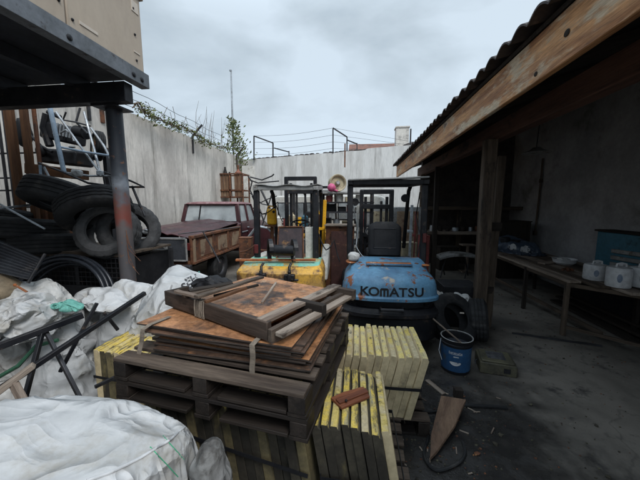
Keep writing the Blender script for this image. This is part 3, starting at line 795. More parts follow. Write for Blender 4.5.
cb = thing('beige_cabinet', 'beige sheet metal equipment cabinet sitting on the raised steel deck', 'cabinet', (-3.0, 1, 2.985))
mb = MB(); mb.box((-2.96, 2.325, 3.305), (1.90, .74, .64)); mb.box((-2.96, .77, 3.305), (1.90, 2.355, .64))
part(cb, 'body', mb, m_beige, bevel=.012)
mb = MB(); mb.box((-2.96, .96, 3.64), (1.94, 3.52, .03)); part(cb, 'lid', mb, m_beige, bevel=.008)
mb = MB()
for y, z in ((1.99, 3.35), (1.99, 3.05), (2.6, 3.5), (2.6, 3.28), (2.6, 3.06), (1.9, 3.5), (1.9, 3.12)):
    mb = MB(); mb.ball((-2.008, y, z), .011, 8, 5); part(cb, 'screw', mb, m_black)
for pz, sz_ in (((-2.008, 2.12, 3.065), (.006, .15, .022)), ((-2.008, 2.62, 3.52), (.006, .08, .09)), ((-2.008, 2.61, 3.13), (.006, .07, .012))):
    mb = MB(); mb.box(pz, sz_); part(cb, 'sticker', mb, m_plate)
# ================================================================== CENTRE: slab stacks, pallets, boards
rg = random.Random(3)


def make_pallet(w, d, h, mat=m_pallet, nd=7, nm=3, mats_front=None):
    """pallet with parts, origin at its base centre; w along x, d along y"""
    t = bpy.data.objects.new('wooden_pallet', None); col.objects.link(t)
    mb = MB(); bw_ = d / (nd + (nd - 1) * .45)
    for k in range(nd):
        y = -d / 2 + bw_ / 2 + k * (d - bw_) / (nd - 1)
        mb.box((rg.uniform(-.008, .008), y, h - .011 + rg.uniform(-.0015, .0015)), (w + rg.uniform(-.02, .01), bw_ * rg.uniform(.92, 1.04), .02), rg.uniform(-.008, .008))
    part(t, 'deck', mb, mat, bevel=.002, world=False)
    for x in (-w / 2 + .045, 0, w / 2 - .045):
        for y in (-d / 2 + .06, 0, d / 2 - .06):
            mb = MB(); mb.box((x + rg.uniform(-.004, .004), y + rg.uniform(-.004, .004), .022 + (h - .044) / 2), (.085, .12, h - .046), rg.uniform(-.03, .03)); part(t, 'block', mb, m_pallet_shaded, bevel=.003, world=False)
        mb = MB(); mb.box((x, 0, .0105), (.095, d, .02)); part(t, 'bottom_board', mb, m_pallet_shaded, bevel=.002, world=False)
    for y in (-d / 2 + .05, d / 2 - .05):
        for x in (-w / 4, w / 4): mb = MB(); mb.box((x, y, .012), (w / 2 - .20, .09, .018)); part(t, 'bottom_cross_board', mb, m_pallet_shaded, bevel=.002, world=False)
    return t


def pallet(loc, rotz, w, d, h, label, group=None, **k):
    t = make_pallet(w, d, h, **k); t.location = loc; t.rotation_euler.z = rotz
    return tag(t, label, 'pallet', group)


pallet((.03, 1.64, 0), R(-2), .62, 1.06, .14, 'weathered pallet on the wet floor beneath the yellow front stack of slabs', nd=9)
pallet((.22, 2.40, 0), R(0), .72, .62, .14, 'pallet mostly hidden beneath the farther stack of cream slabs', nd=5)
pallet((-.75, 1.62, 0), R(-9), 1.1, .74, .14, 'pallet on the floor beneath the dark slabs under the plywood pile', nd=6)
pallet((-1.72, 2.02, 0), R(-3), .62, .55, .14, 'pallet on the floor beneath the small slab stack at the left', nd=5)


def slab_mb(w, d, h, lean, jit):
    """one slab standing on edge: w thick (x), d long (y), h high (z); stepped lip along the top, leaning sideways; origin base centre"""
    n = 10; mb = MB()
    pr = [(-w / 2, 0), (w / 2, 0), (w / 2, h - .022), (w / 2 - .011, h - .014), (w / 2 - .013, h), (-w / 2 + .003, h + .001), (-w / 2, h - .004)]
    rings = []
    for i in range(n + 1):
        y = -d / 2 + d * i / n
        edge = .006 if i in (0, n) else 0
        rings.append([Vector((x + (1 - z / h) * lean + .0015 * noise.noise(Vector((y * 14 + jit, z * 9, jit))), y, z - (edge if z > h * .8 else 0) + .006 * noise.noise(Vector((y * 22, jit, x * 40))) * (z > h * .8) - (.016 * max(0, noise.noise(Vector((y * 9, jit * 1.7, x * 20))) - .25) if z > h * .8 else 0))) for x, z in pr])
    P = len(pr)
    vs = [p for r in rings for p in r]
    for i in range(n):
        for k in range(P):
            f = (i * P + k, i * P + (k + 1) % P, (i + 1) * P + (k + 1) % P, (i + 1) * P + k)
            mb.f.append(f); mb.m.append(1 if k in (3, 4, 5) else 0)
    mb.f.append(tuple(range(P))); mb.m.append(0); mb.f.append(tuple(n * P + k for k in range(P))); mb.m.append(0)
    mb.v = vs; mb.g = [v + Vector((jit * 3.7, jit, 0)) for v in vs]
    return mb


def slab_stack(count, x0, pitch_, yf, d, h, lean, rz, mats, lab, group, w=None, fan=0.0, stagger=.019, vary=None):
    out = []
    for k in range(count):
        mb = slab_mb((w or pitch_ * .93), d, h + rg.uniform(-.011, .011), lean + fan * k, rg.uniform(0, 20))
        ms = mats(k) if callable(mats) else mats
        c = Matrix.Rotation(rz, 3, 'Z') @ Vector((x0 + k * pitch_, 0, 0)) + Vector((0, yf + d / 2 + rg.uniform(-stagger, stagger), .142))
        o = mb.build('slab', ms, bevel=.0025, smooth=40)
        o.location = c; o.rotation_euler.z = rz + rg.uniform(-.006, .006)
        tag(o, lab(k, count), 'slab', group); out.append(o)
    return out


tops = lambda k: [m_slab, (m_slab_top_b, m_slab_top_g)[k % 3 == 1]]
slab_stack(12, -.085, .0555, 2.08, .56, .50, -.085, 0, tops,
           lambda k, n: 'cream slab on edge in the farther stack, ' + ('outermost beside the bucket' if k == n - 1 else ORD[k] + ' from the board pile'), 'cream slabs in the farther stack', fan=-.003)
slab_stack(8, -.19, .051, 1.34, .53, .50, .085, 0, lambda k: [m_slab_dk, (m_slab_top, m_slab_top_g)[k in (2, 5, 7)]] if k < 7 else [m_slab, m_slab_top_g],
           lambda k, n: 'yellow-topped slab on edge in the front stack, ' + ('outermost, facing the wet floor' if k == n - 1 else ORD[k] + ' from the board pile'), 'yellow-topped slabs in the front stack')
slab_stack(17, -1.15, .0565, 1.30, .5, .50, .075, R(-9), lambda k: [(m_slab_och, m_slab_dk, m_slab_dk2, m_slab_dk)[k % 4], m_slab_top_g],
           lambda k, n: 'dark slab on edge under the stacked pallets, ' + ORD[k] + ' from the white bulk bag', 'dark slabs under the stacked pallets')
slab_stack(9, -1.96, .060, 1.80, .48, .50, .0, R(-2), lambda k: [(m_slab, m_slab_dk, m_slab_och)[k % 3], (m_slab_top, m_slab_top_g)[k % 3 == 2]],
           lambda k, n: 'slab on edge in the small stack beside the white sacks, ' + ORD[k] + ' from the sacks', 'slabs in the small stack by the sacks')


def strap_loop(x0, x1, y0, y1, z, sl=.0, dz=0, name='strap_band', label=''):
    """flat plastic band round a stack"""
    mb = MB(); e = .006
    P = [(x0 - e, y0 - e), (x1 + e, y0 - e), (x1 + e, y1 + e), (x0 - e, y1 + e)]
    for k in range(4):
        a, b = P[k], P[(k + 1) % 4]
        mb.bar((a[0], a[1], z + dz * (a[0] - x0)), (b[0], b[1], z + dz * (b[0] - x0)), .004, .022)
    return solo(name, label, 'strap', mb, m_black_matt)


strap_loop(-.155, .49, 2.058, 2.645, .40, label='black plastic band round the farther stack of cream slabs')
strap_loop(-.155, .26, 1.322, 1.875, .36, dz=-.04, label='black plastic band round the yellow-topped front stack')
mb = MB(); rz9 = Matrix.Rotation(R(-9), 3, 'Z')
mb.bar(Vector((-1.18, 1.462, .44)), Vector((-.225, 1.312, .37)), .004, .022)
solo('strap_band', 'black plastic band across the dark slabs under the pallets', 'strap', mb, m_black_matt)
mb = MB(); mb.bar((-1.965, 1.842, .455), (-1.42, 1.824, .41), .004, .02); solo('strap_band', 'black plastic band across the small slab stack beside the sacks', 'strap', mb, m_black_matt)

# offcut on the front stack
p = at(351, 396, z=.66); t = thing('wood_offcut', 'red-brown broken board fragment lying on the yellow front slabs', 'wood offcut', (p.x, p.y, .648), R(38))
mb = MB(); mb.prism([(-.105, -.055, .0), (.09, -.06, 0), (.115, .03, 0), (-.02, .05, 0), (-.11, .045, 0)], (0, 0, .016)); mb.g = [Vector((v.x, v.y * 1.0, v.z)) for v in mb.g]
part(t, 'board', mb, m_redwood, bevel=.003, world=False)
mb = MB(); mb.prism([(-.1, -.03, .0168), (.10, -.035, .0168), (.108, .0, .0168), (-.10, .01, .0168)], (0, 0, .009)); part(t, 'splinter', mb, m_redwood, bevel=.002, world=False)
mb = MB(); mb.ball((-.06, -.035, .027), .008, 8, 5); part(t, 'nail', mb, m_black, world=False)

# ---- two pallets under the boards
pc = Vector((-.70, 1.815, 0)); PR = R(-9)
pallet((pc.x + .005, pc.y, .648), PR, 1.15, 1.05, .118, 'lower of the two stacked pallets, dark and resting on the slab tops', 'stacked pallets under the board pile', mat=m_pallet_shaded, nd=7)
pallet((pc.x, pc.y, .768), PR, 1.15, 1.05, .128, 'upper of the two stacked pallets, its pale board ends showing beside the boards', 'stacked pallets under the board pile', nd=8)

# ---- pile of stained boards
z = .898; rB = R(-8.5); nB = 13
for k in range(nB):
    th = rg.choice((.008, .009, .012)); gap = .002 + (.004 if k in (2, 5, 8) else 0)
    w, d = 1.0 + rg.uniform(-.03, .03), .86 + rg.uniform(-.03, .03)
    ox, oy = rg.uniform(-.035, .035), rg.uniform(-.03, .03)
    if k == nB - 1: w, d, ox, oy = 1.0, .86, -.015, -.01
    if k < nB - 1: ox += .005 * (nB - 1 - k); oy += .003 * (nB - 1 - k)
    if k in (3, 5, 9): ox += .03
    if k < nB - 1: w -= .03
    rr = rB + rg.uniform(-.032, .032); ph = rg.uniform(0, 9)
    mb = MB(); mb.grid(lambda u, v: Vector(((u - .5) * w, (v - .5) * d, th + .006 * noise.noise(Vector((u * 2 + ph, v * 2, ph))) + .01 * (u - .5) ** 2 * (1 if k % 2 else -.3))), 18, 14, thick=(0, 0, -th))
    mb.g = [v + Vector((ph, ph * 2, 0)) for v in mb.v]
    nf = 18 * 14; mb.m = [0] * nf + [0] * nf + [1] * (len(mb.f) - 2 * nf)
    o = mb.build('board', [m_rust_ply if k in (nB - 1, 5) else m_ply_dark, m_ply_edge], smooth=40)
    o.location = Vector((-.705, 1.855, z)) + Matrix.Rotation(rB, 3, 'Z') @ Vector((ox, oy, 0)); o.rotation_euler.z = rr
    tag(o, ('rusty orange board on top of the pile, wet in patches' if k == nB - 1 else 'dark-edged board in the pile on the pallets, ' + (ORD[nB - 1 - k] + ' from the top')), 'board', 'stained boards piled on the pallets')
    z += th + gap
zt = z

# ---- broken crate frame lying on the boards
FR = R(-27)
fr = thing('broken_crate_frame', 'broken timber crate frame with stained panel lying on the board pile', 'crate frame', (-.43, 1.375, zt + .012), FR)
# local: x along the front plank (to the left is negative), y to the back
mb = MB(); mb.bar((-.98, 0, .046), (0, 0, .046), .035, .10, n=8, wob=.003); part(fr, 'front_plank', mb, m_plank_dk, bevel=.005, world=False)
mb = MB(); mb.bar((-.98, .02, .043), (-.98, .16, .043), .035, .09); part(fr, 'end_block', mb, m_dark, bevel=.004, world=False)
for (x, w, zz) in ((-.05, .07, .088), (.075, .055, .045)):
    mb = MB(); mb.bar((x, -.01, zz), (x + .015, .74, zz + .015), w, .022, n=6, wob=.002); part(fr, 'side_slat', mb, m_slat, bevel=.003, world=False)
mb = MB(); mb.bar((.02, -.02, .030), (.035, .74, .045), .03, .07, n=4, wob=.002); part(fr, 'side_rail', mb, m_pallet, bevel=.003, world=False)
for y in (.34, .70):
    mb = MB(); mb.box((-.005 + .03 * y, y, .072), (.22, .045, .07)); part(fr, 'cross_block', mb, m_dark if y < .5 else m_pallet, bevel=.004, world=False)
mb = MB(); mb.grid(lambda u, v: Vector((-.95 + .86 * u, .03 + .80 * v, .036 + .008 * noise.noise(Vector((u * 3, v * 3, 1))))), 14, 12, thick=(0, 0, -.012)); part(fr, 'panel', mb, m_rust_ply, world=False)
mb = MB()
for k in range(7):
    x = -.62 + .016 * k + rg.uniform(-.006, .006); tl = rg.uniform(-.012, .012)
    mb.tube([(x, -.022, -.004), (x + tl, -.023, .045), (x + tl, -.018, .10), (x + tl * .5, .02, .10), (x, .023, .045)], .004, 6)
part(fr, 'twine', mb, m_strap, world=False)

# loose laths on the frame
for (a, b, za, zb, w, m, lab) in (((196, 297), (262, 277), 1.20, 1.205, .045, m_pallet, 'thin grey lath lying across the back of the crate frame'),
                                 ((189, 291), (232, 283), 1.182, 1.19, .06, m_dark, 'short dark lath beside the printed white bag'),
                                 ((183, 296), (214, 288), 1.172, 1.178, .05, m_post, 'wide weathered lath end under the dark laths by the printed bag'),
                                 ((214, 296), (258, 285), 1.165, 1.172, .022, m_dark, 'thin black lath beside the grey lath on the crate frame'),
                                 ((176, 291), (199, 297), 1.19, 1.185, .035, m_slat, 'short grey splinter across the left end of the crate frame'),
                                 ((262, 303), (276, 283), 1.155, 1.16, .016, m_slat, 'pale stick on the rusty panel'),
                                 ((205, 302), (246, 288), 1.168, 1.18, .03, m_brown, 'narrow brown lath on the rusty panel')):
    mb = MB(); mb.bar(at(*a, z=za), at(*b, z=zb), w, .016, n=4, wob=.002); solo('lath', lab, 'lath', mb, m, bevel=.002)

# woven straps hanging over the front of the pile


def ribbon(pts, w, side):
    mb = MB(); side = Vector(side).normalized(); pts = [Vector(p) for p in pts]; vs, fs, gc = [], [], []
    for i, p in enumerate(pts):
        vs += [p - side * w / 2, p + side * w / 2]; gc += [(i * .05, 0, 0), (i * .05, w, 0)]
    for i in range(len(pts) - 1): fs.append((2 * i, 2 * i + 1, 2 * i + 3, 2 * i + 2))
    n = len(vs); d = Vector((0, .0025, -.001)); vs += [v + d for v in vs]; gc += gc
    fs += [tuple(q + n for q in reversed(f)) for f in fs]
    return mb.add(vs, fs, 0, gc)


fx = Vector((math.cos(rB), math.sin(rB), 0)); fn_ = Vector((math.sin(rB), -math.cos(rB), 0))
fc = Vector((-.73, 1.845, 0)) + fn_ * .455
for (u, du, lab) in ((-.40, -.05, 'frayed woven strap hanging over the left front of the board pile'), (.29, .0, 'frayed woven strap hanging over the right front of the board pile')):
    pts = [fc + fx * (u + .03) - fn_ * .16 + Vector((0, 0, zt + .010)), fc + fx * (u + .01) - fn_ * .03 + Vector((0, 0, zt + .008))]
    for j in range(9): pts.append(fc + fx * (u + du * j / 8 + .004 * math.sin(j)) + fn_ * (.012 + .004 * math.sin(j * 1.3)) + Vector((0, 0, zt - .006 - .026 * j)))
    solo('strap', lab, 'strap', ribbon(pts, .03, fx), m_strap)
mb = MB(); mb.bar(at(95, 387, Y=1.62), at(128, 371, Y=1.80), .02, .02, n=1); solo('steel_rod', 'short dark rod poking out beside the small slab stack', 'rod', mb, m_steel)
# ================================================================== FORKLIFTS


def plan_ring(w, back, z, front, bulge, n=28, ins=0, p=2.6):
    """outline of a counterweight at height z: rounded rear (towards -y), flat front at y=front"""
    pts = []
    hw = w / 2 - ins
    for i in range(n + 1):
        a = math.pi * i / n
        x = -hw * math.copysign(abs(math.cos(a)) ** (2 / p), math.cos(a))
        y = back + ins + bulge * (1 - abs(math.sin(a)) ** (2 / p))
        pts.append(Vector((x, y, z)))
    pts += [Vector((hw, front, z)), Vector((-hw, front, z))]
    return pts


def wheel(t, x, y, r, w, name='wheel'):
    side = -1 if x < 0 else 1
    ty = part(t, name, tyre_mb((x, y, r), (1, 0, 0), r, r * .55, w, 48), m_rubber, world=False)
    mb = MB(); mb.lathe([(.0, .03), (r * .3, .03), (r * .5, .0), (r * .57, .04), (r * .57, -.05), (0, -.05)], 24, (x + side * w * .2, y, r), Vector((side, 0, 0)).to_track_quat('Z', 'Y').to_matrix())
    part(ty, 'rim', mb, m_steel, world=False)


def overhead_guard(t, hw, y0, y1, ztop, m, zb=.95, roofm=None, th=.075, lift=.03):
    for x in (-hw, hw):
        mb = MB(); mb.bar((x, y0, zb), (x, y0 + .03, ztop - .03), th, th * .9, up=(0, 1, 0)); part(t, 'guard_post', mb, m, bevel=.012, world=False)
        mb = MB(); mb.tube([(x, y1 + .28, zb), (x, y1 + .10, ztop - .35), (x, y1, ztop - .06), (x, y1 - .12, ztop)], th * .42, 10); part(t, 'guard_post', mb, m, world=False)
    mb = MB()
    for x in (-hw, hw): mb.bar((x, y0 - .05, ztop), (x, y1, ztop + lift), .07, .06)
    for i in range(9):
        y = y0 + (y1 - y0) * i / 8; zz = ztop + lift * i / 8
        mb.bar((-hw, y, zz + .002), (hw, y, zz + .002), .022 if 0 < i < 8 else .07, .045 if 0 < i < 8 else .062)
    part(t, 'guard_roof', mb, roofm or m, bevel=.006, world=False)


def mast(t, y, z, hw, m):
    for x in (-hw, hw):
        mb = MB(); mb.bar((x, y, .1), (x, y, z), .07, .12, up=(0, 1, 0)); mb.bar((x * .72, y + .06, .1), (x * .72, y + .06, z - .12), .05, .09, up=(0, 1, 0)); part(t, 'mast_rail', mb, m, bevel=.006, world=False)
    for zz in (z - .03, z - .30, 1.2, .6):
        mb = MB(); mb.bar((-hw - .03, y - .02, zz), (hw + .03, y - .02, zz), .05, .08)
        part(t, 'mast_crossbar', mb, m, bevel=.006, world=False)
    mb = MB()
    for x in (-.09, .09): mb.tube([(x, y + .02, .3), (x, y + .02, z - .2)], .022, 8)
    part(t, 'lift_cylinder', mb, m_steel, world=False)


def steering(t, c, tilt=.45):
    rot = Matrix.Rotation(tilt, 3, 'X'); c = Vector(c)
    mb = MB(); mb.tube([c + rot @ Vector((.17 * math.cos(a), .17 * math.sin(a), 0)) for a in [2 * math.pi * i / 28 for i in range(28)]], .014, 8, closed=True)
    for a in (0.5, 2.6, 4.7): mb.tube([c, c + rot @ Vector((.17 * math.cos(a), .17 * math.sin(a), 0))], .010, 6)
    mb.tube([c, c + rot @ Vector((0, 0, -.42))], .022, 8); part(t, 'steering_wheel', mb, m_black, world=False)


# ---- blue forklift
bf = thing('forklift', 'blue forklift with rusted counterweight seen from behind, black seat in the middle', 'forklift', (.41, 3.20, 0), R(1))
W = 1.10; BU = .25; PW = 2.5
rings = [plan_ring(W, .03, .16, .72, BU, ins=.05, p=PW), plan_ring(W, .0, .22, .72, BU, p=PW), plan_ring(W, .0, .47, .72, BU, p=PW), plan_ring(W, -.016, .49, .72, BU, ins=-.014, p=PW), plan_ring(W, -.016, .535, .72, BU, ins=-.014, p=PW), plan_ring(W, .0, .55, .72, BU, p=PW), plan_ring(W, .01, .58, .72, BU, ins=.015, p=PW)]
mb = MB().loft(rings); part(bf, 'lower_counterweight', mb, m_black, bevel=.004, world=False)
mb = MB().loft([plan_ring(W, .01, .57, .72, BU, p=PW, ins=.06), plan_ring(W, .01, .70, .72, BU, p=PW, ins=.06)]); part(bf, 'dark_band', mb, m_black_matt, world=False)
mb = MB()
for i in range(5):
    for sgn in (-1, 1):
        ring = plan_ring(W, .01, .585 + .018 * i, .72, BU, p=PW, ins=.045)
        idx = range(2, 8) if sgn < 0 else range(21, 27)
        mb = MB()
        for k in list(idx)[:-1]: mb.bar(ring[k], ring[k + 1], .02, .009)
        part(bf, 'louvre', mb, m_steel, world=False)

RB = [plan_ring(W, .0, .665, .72, BU, p=PW, ins=.03), plan_ring(W, -.012, .68, .72, BU, p=PW, ins=-.010), plan_ring(W, -.012, .715, .72, BU, p=PW, ins=-.010), plan_ring(W, .0, .73, .72, BU, p=PW, ins=.002),
      plan_ring(W, .0, .83, .72, BU, p=PW, ins=.012), plan_ring(W, .004, .885, .73, BU, p=PW, ins=.028), plan_ring(W, .02, .925, .73, BU, p=PW, ins=.055), plan_ring(W, .05, .955, .73, BU, p=PW, ins=.085)]
top2 = [Vector((p.x * .93, .30 + (p.y - .0) * .55, 1.035)) for p in plan_ring(W, .0, 1.0, .73, BU, p=PW, ins=.06)]
top3 = [Vector((p.x * .90, .42 + (p.y - .0) * .45, 1.055)) for p in plan_ring(W, .0, 1.0, .73, BU, p=PW, ins=.06)]
cw = part(bf, 'counterweight', MB().loft(RB + [top2, top3]), m_blue, bevel=.004, smooth=50, world=False)
mb = MB(); mb.box((.0, .335, 1.040), (.54, .10, .02), Matrix.Rotation(.10, 3, 'X')); part(cw, 'handle_slot', mb, m_rustorange, bevel=.006, world=False)
mb = MB(); mb.bar((-.27, .29, 1.04), (.27, .29, 1.04), .018, .022); mb.bar((-.27, .385, 1.055), (.27, .385, 1.055), .018, .022); part(cw, 'slot_lip', mb, m_blue, bevel=.005, world=False)
vs, fs = [], []
for ch, xc in zip('KOMATSU', (-.302, -.196, -.082, .026, .122, .210, .302)):
    if ch == 'M':
        a_ = [(-.048, -.046), (-.027, -.046), (-.027, .022), (-.0105, .022), (-.0105, -.046), (.0105, -.046), (.0105, .022), (.027, .022), (.027, -.046), (.048, -.046), (.048, .030), (.034, .046), (-.034, .046), (-.048, .030)]
        q_ = [Vector((x, y, 0)) for x, y in a_]; l_ = [(0, 1, 2, 13), (13, 2, 11, 12) if False else (13, 2, 3, 12), (3, 6, 11, 12), (3, 4, 5, 6), (6, 7, 10, 11), (7, 8, 9, 10)]
    else: q_, l_ = text_mesh(ch, .135, .003, 1.15)
    n_ = len(vs); vs += [p + Vector((xc, 0, 0)) for p in q_]; fs += [tuple(i + n_ for i in f) for f in l_]


def rear_y(x, ins):
    hw = W / 2 - ins; c = min(1, abs(x) / hw) ** (PW / 2); s_ = math.sqrt(max(0, 1 - c * c)); return ins + BU * (1 - s_ ** (2 / PW))


front = [Vector((v.x, rear_y(v.x, .004 + .012 * (v.y + .05) / .1) - .007, .782 + v.y)) for v in vs]
mb = MB(); n = len(front)
from collections import Counter
ec = Counter(tuple(sorted((f[i], f[(i + 1) % len(f)]))) for f in fs for i in range(len(f)))
dirn = {}
for f in fs:
    for i in range(len(f)): dirn[tuple(sorted((f[i], f[(i + 1) % len(f)])))] = (f[i], f[(i + 1) % len(f)])
back = [p + Vector((0, .012, 0)) for p in front]
mb.add(front + back, fs + [tuple(q + n for q in reversed(f)) for f in fs] + [(b, a, a + n, b + n) for e, (a, b) in dirn.items() if ec[e] == 1])
part(cw, 'lettering', mb, m_black, smooth=0, world=False)
mb = MB(); mb.ball((-.455, .47, 1.038), 1, 14, 8, sc=(.075, .13, .022), wob=.4); part(cw, 'rust_patch', mb, m_rustorange, world=False); mb = MB(); mb.ball((.44, .36, 1.030), 1, 14, 8, sc=(.05, .05, .012), wob=.4, seed=4); part(cw, 'rust_patch', mb, m_rustorange, world=False)
mb = MB(); mb.box((0, 1.25, .52), (1.0, 1.1, .55)); mb.box((0, .98, .9), (.86, .52, .18)); part(bf, 'chassis', mb, m_black, bevel=.02, world=False)
overhead_guard(bf, .475, .66, 1.75, 2.04, m_black, zb=1.0, th=.075)
mb = MB(); mb.bar((-.50, .63, 2.07), (.50, .63, 2.095), .10, .02); part(bf, 'roof_sheet', mb, m_greymetal, bevel=.004, world=False)
mast(bf, 2.25, 2.02, .27, m_black)
for x_ in (-.34, .34):
    mb = MB(); mb.lathe([(0, .0), (.028, .0), (.028, .014), (.018, .018), (0, .018)], 6, (x_, .40, 1.028)); part(cw, 'bolt', mb, m_rust, world=False)
mb = MB(); mb.tube([(-.42, .66, 1.3), (-.43, .60, 1.1), (-.38, .56, 1.02), (-.30, .60, 1.03)], .012, 7); part(bf, 'hydraulic_hose', mb, m_black, world=False)
mb = MB(); mb.tube([(.12, .012, .60), (.12, -.05, .60), (-.12, -.05, .60), (-.12, .012, .60)], .018, 8); part(bf, 'tow_bar', mb, m_steel, world=False)
# seat

mb = MB()
rings = []
for i in range(13):
    t = i / 12; zz = 1.08 + .44 * t
    hw = .225 * (1 - max(0, (t - .80) / .20) ** 2 * .45) * (.94 + .06 * min(1, t * 4)); dp = .055 * (1 - max(0, (t - .85) / .15) * .5)
    rings.append([Vector((hw * math.copysign(abs(math.cos(a)) ** .5, math.cos(a)), .80 + .09 * t + dp * math.copysign(abs(math.sin(a)) ** .6, math.sin(a)), zz)) for a in [2 * math.pi * k / 28 for k in range(28)]])
sb = part(bf, 'seat_back', MB().loft(rings), m_black_matt, world=False, smooth=50)
mb = MB()
for a, b in (((-.15, 1.17), (.15, 1.17)), ((.15, 1.17), (.15, 1.43)), ((.15, 1.43), (-.15, 1.43)), ((-.15, 1.43), (-.15, 1.17))):
    mb.tube([(a[0], .80 + .09 * (a[1] - 1.08) / .44 - .053, a[1]), (b[0], .80 + .09 * (b[1] - 1.08) / .44 - .053, b[1])], .008, 6)
part(sb, 'piping', mb, m_black, world=False)
mb = MB(); mb.box((0, 1.08, 1.05), (.46, .46, .12)); part(bf, 'seat', mb, m_black_matt, bevel=.035, world=False)
steering(bf, (-.05, 1.52, 1.32))
for x, z in ((.40, 1.86), (-.40, 1.80)):
    mb = MB(); mb.lathe([(0, -.03), (.05, -.03), (.065, .02), (.06, .035), (0, .03)], 16, (x, 1.66, z), Vector((0, -1, 0)).to_track_quat('Z', 'Y').to_matrix()); part(bf, 'work_lamp', mb, m_black, world=False)
mb = MB(); mb.box((.478, .612, 1.33), (.045, .03, .12)); part(bf, 'tail_lamp', mb, m_lens, bevel=.006, world=False)
for x in (-.46, .46): wheel(bf, x, .58, .26, .2)
for x in (-.47, .47): wheel(bf, x, 1.75, .33, .24)
mb = MB()
for x in (-.25, .25): mb.bar((x, 2.4, .08), (x, 3.2, .06), .11, .04)
part(bf, 'fork', mb, m_steel, world=False)
# plastic lump on the counterweight
sk = sack_mesh((-.02, 3.62, 1.105), (.14, .12, .10), 5, sub=4, fold=.10)
solo('crumpled_bag', 'small crumpled pale plastic bag on the left corner of the blue counterweight', 'plastic bag', sk, m_bag_dirty)

# ---- yellow forklift
yf = thing('forklift', 'worn yellow forklift with grey overhead guard and teal-topped counterweight', 'forklift', (-1.02, 3.70, 0), R(3))
W2 = 1.20
mb = MB().loft([plan_ring(W2, .02, .25, .7, .12, ins=.04, p=4), plan_ring(W2, 0, .32, .7, .12, p=4), plan_ring(W2, .0, .83, .7, .12, p=4), plan_ring(W2, .01, .865, .7, .12, ins=.015, p=4), plan_ring(W2, .10, .93, .7, .12, ins=.05, p=4)])
cy = part(yf, 'counterweight', mb, m_yellow, bevel=.012, world=False)
mb = MB().loft([plan_ring(W2, .035, .874, .69, .12, ins=.035, p=4), plan_ring(W2, .045, .888, .69, .12, ins=.035, p=4), plan_ring(W2, .105, .944, .68, .12, ins=.06, p=4)]); part(cy, 'painted_top', mb, m_teal, bevel=.003, world=False)
mb = MB(); mb.box((-.22, -.03, .80), (.12, .08, .10)); mb.box((.16, -.03, .80), (.14, .08, .08)); mb.box((-.22, -.06, .80), (.05, .06, .14)); mb.box((.16, -.06, .79), (.05, .06, .13)); mb.bar((-.30, -.04, .765), (.28, -.04, .765), .03, .03); part(cy, 'hitch', mb, m_black, bevel=.012, world=False)
mb = MB()
for x in (-.22, .16):
    mb.tube([(x, -.02, .85), (x - .01, .0, .93), (x + .01, .05, .97)], .018, 8); mb.ball((x, -.05, .87), .025, 10, 6)
part(cy, 'hitch_pin', mb, m_black, world=False)
mb = MB(); mb.prism([(.52, .50, .62), (.52, 1.5, .62), (.52, 1.5, 1.04), (.52, 1.25, 1.08), (.52, .58, .84)], (.12, 0, 0)); part(yf, 'side_panel', mb, m_white, bevel=.03, world=False); mb = MB(); mb.prism([(-.55, .70, .35), (-.55, 1.9, .35), (-.55, 1.9, .9), (-.55, .70, .95)], (.15, 0, 0)); part(yf, 'side_panel', mb, m_white, bevel=.02, world=False)
mb = MB(); mb.box((0, 1.3, .55), (.86, 1.2, .5)); part(yf, 'chassis', mb, m_rust, bevel=.02, world=False)
mb = MB(); mb.box((.345, .74, 1.16), (.12, .16, .50)); mb.box((.418, .745, 1.14), (.014, .17, .46)); part(yf, 'dash_column', mb, m_white, bevel=.015, world=False)
mb = MB(); mb.box((.06, .66, 1.16), (.40, .06, .50), Matrix.Rotation(-.22, 3, 'X')); s2 = part(yf, 'seat_back', mb, m_seat, bevel=.02, world=False)
mb = MB(); rx = Matrix.Rotation(-.22, 3, 'X')
for a, b in (((-.175, -.20), (-.16, .21)), ((-.16, .21), (.16, .215)), ((.16, .215), (.175, -.20))):
    mb.tube([Vector((.06, .66, 1.16)) + rx @ Vector((a[0] * 1.18, -.034, a[1] * 1.19)), Vector((.06, .66, 1.16)) + rx @ Vector((b[0] * 1.18, -.034, b[1] * 1.19))], .012, 8)
part(s2, 'seat_frame', mb, m_rust, world=False)
steering(yf, (.12, 1.30, 1.42), .35)
overhead_guard(yf, .455, .62, 1.75, 2.0, m_black, zb=.93, roofm=m_greymetal, th=.085, lift=.06)
mb = MB(); mb.grid(lambda u, v: Vector((-.49 + .98 * u, .56 + 1.2 * v, 2.045 + .06 * v + .012 * math.sin(u * 14))), 16, 8, thick=(0, 0, -.008)); part(yf, 'roof_sheet', mb, m_greymetal, world=False)
mast(yf, 2.3, 2.32, .30, m_black)
mb = MB(); mb.box((-.46, .575, 1.08), (.06, .03, .14)); part(yf, 'tail_lamp', mb, m_lens, bevel=.008, world=False)
for x in (-.44, .44): wheel(yf, x, .55, .25, .2)
for x in (-.47, .47): wheel(yf, x, 1.85, .32, .22)
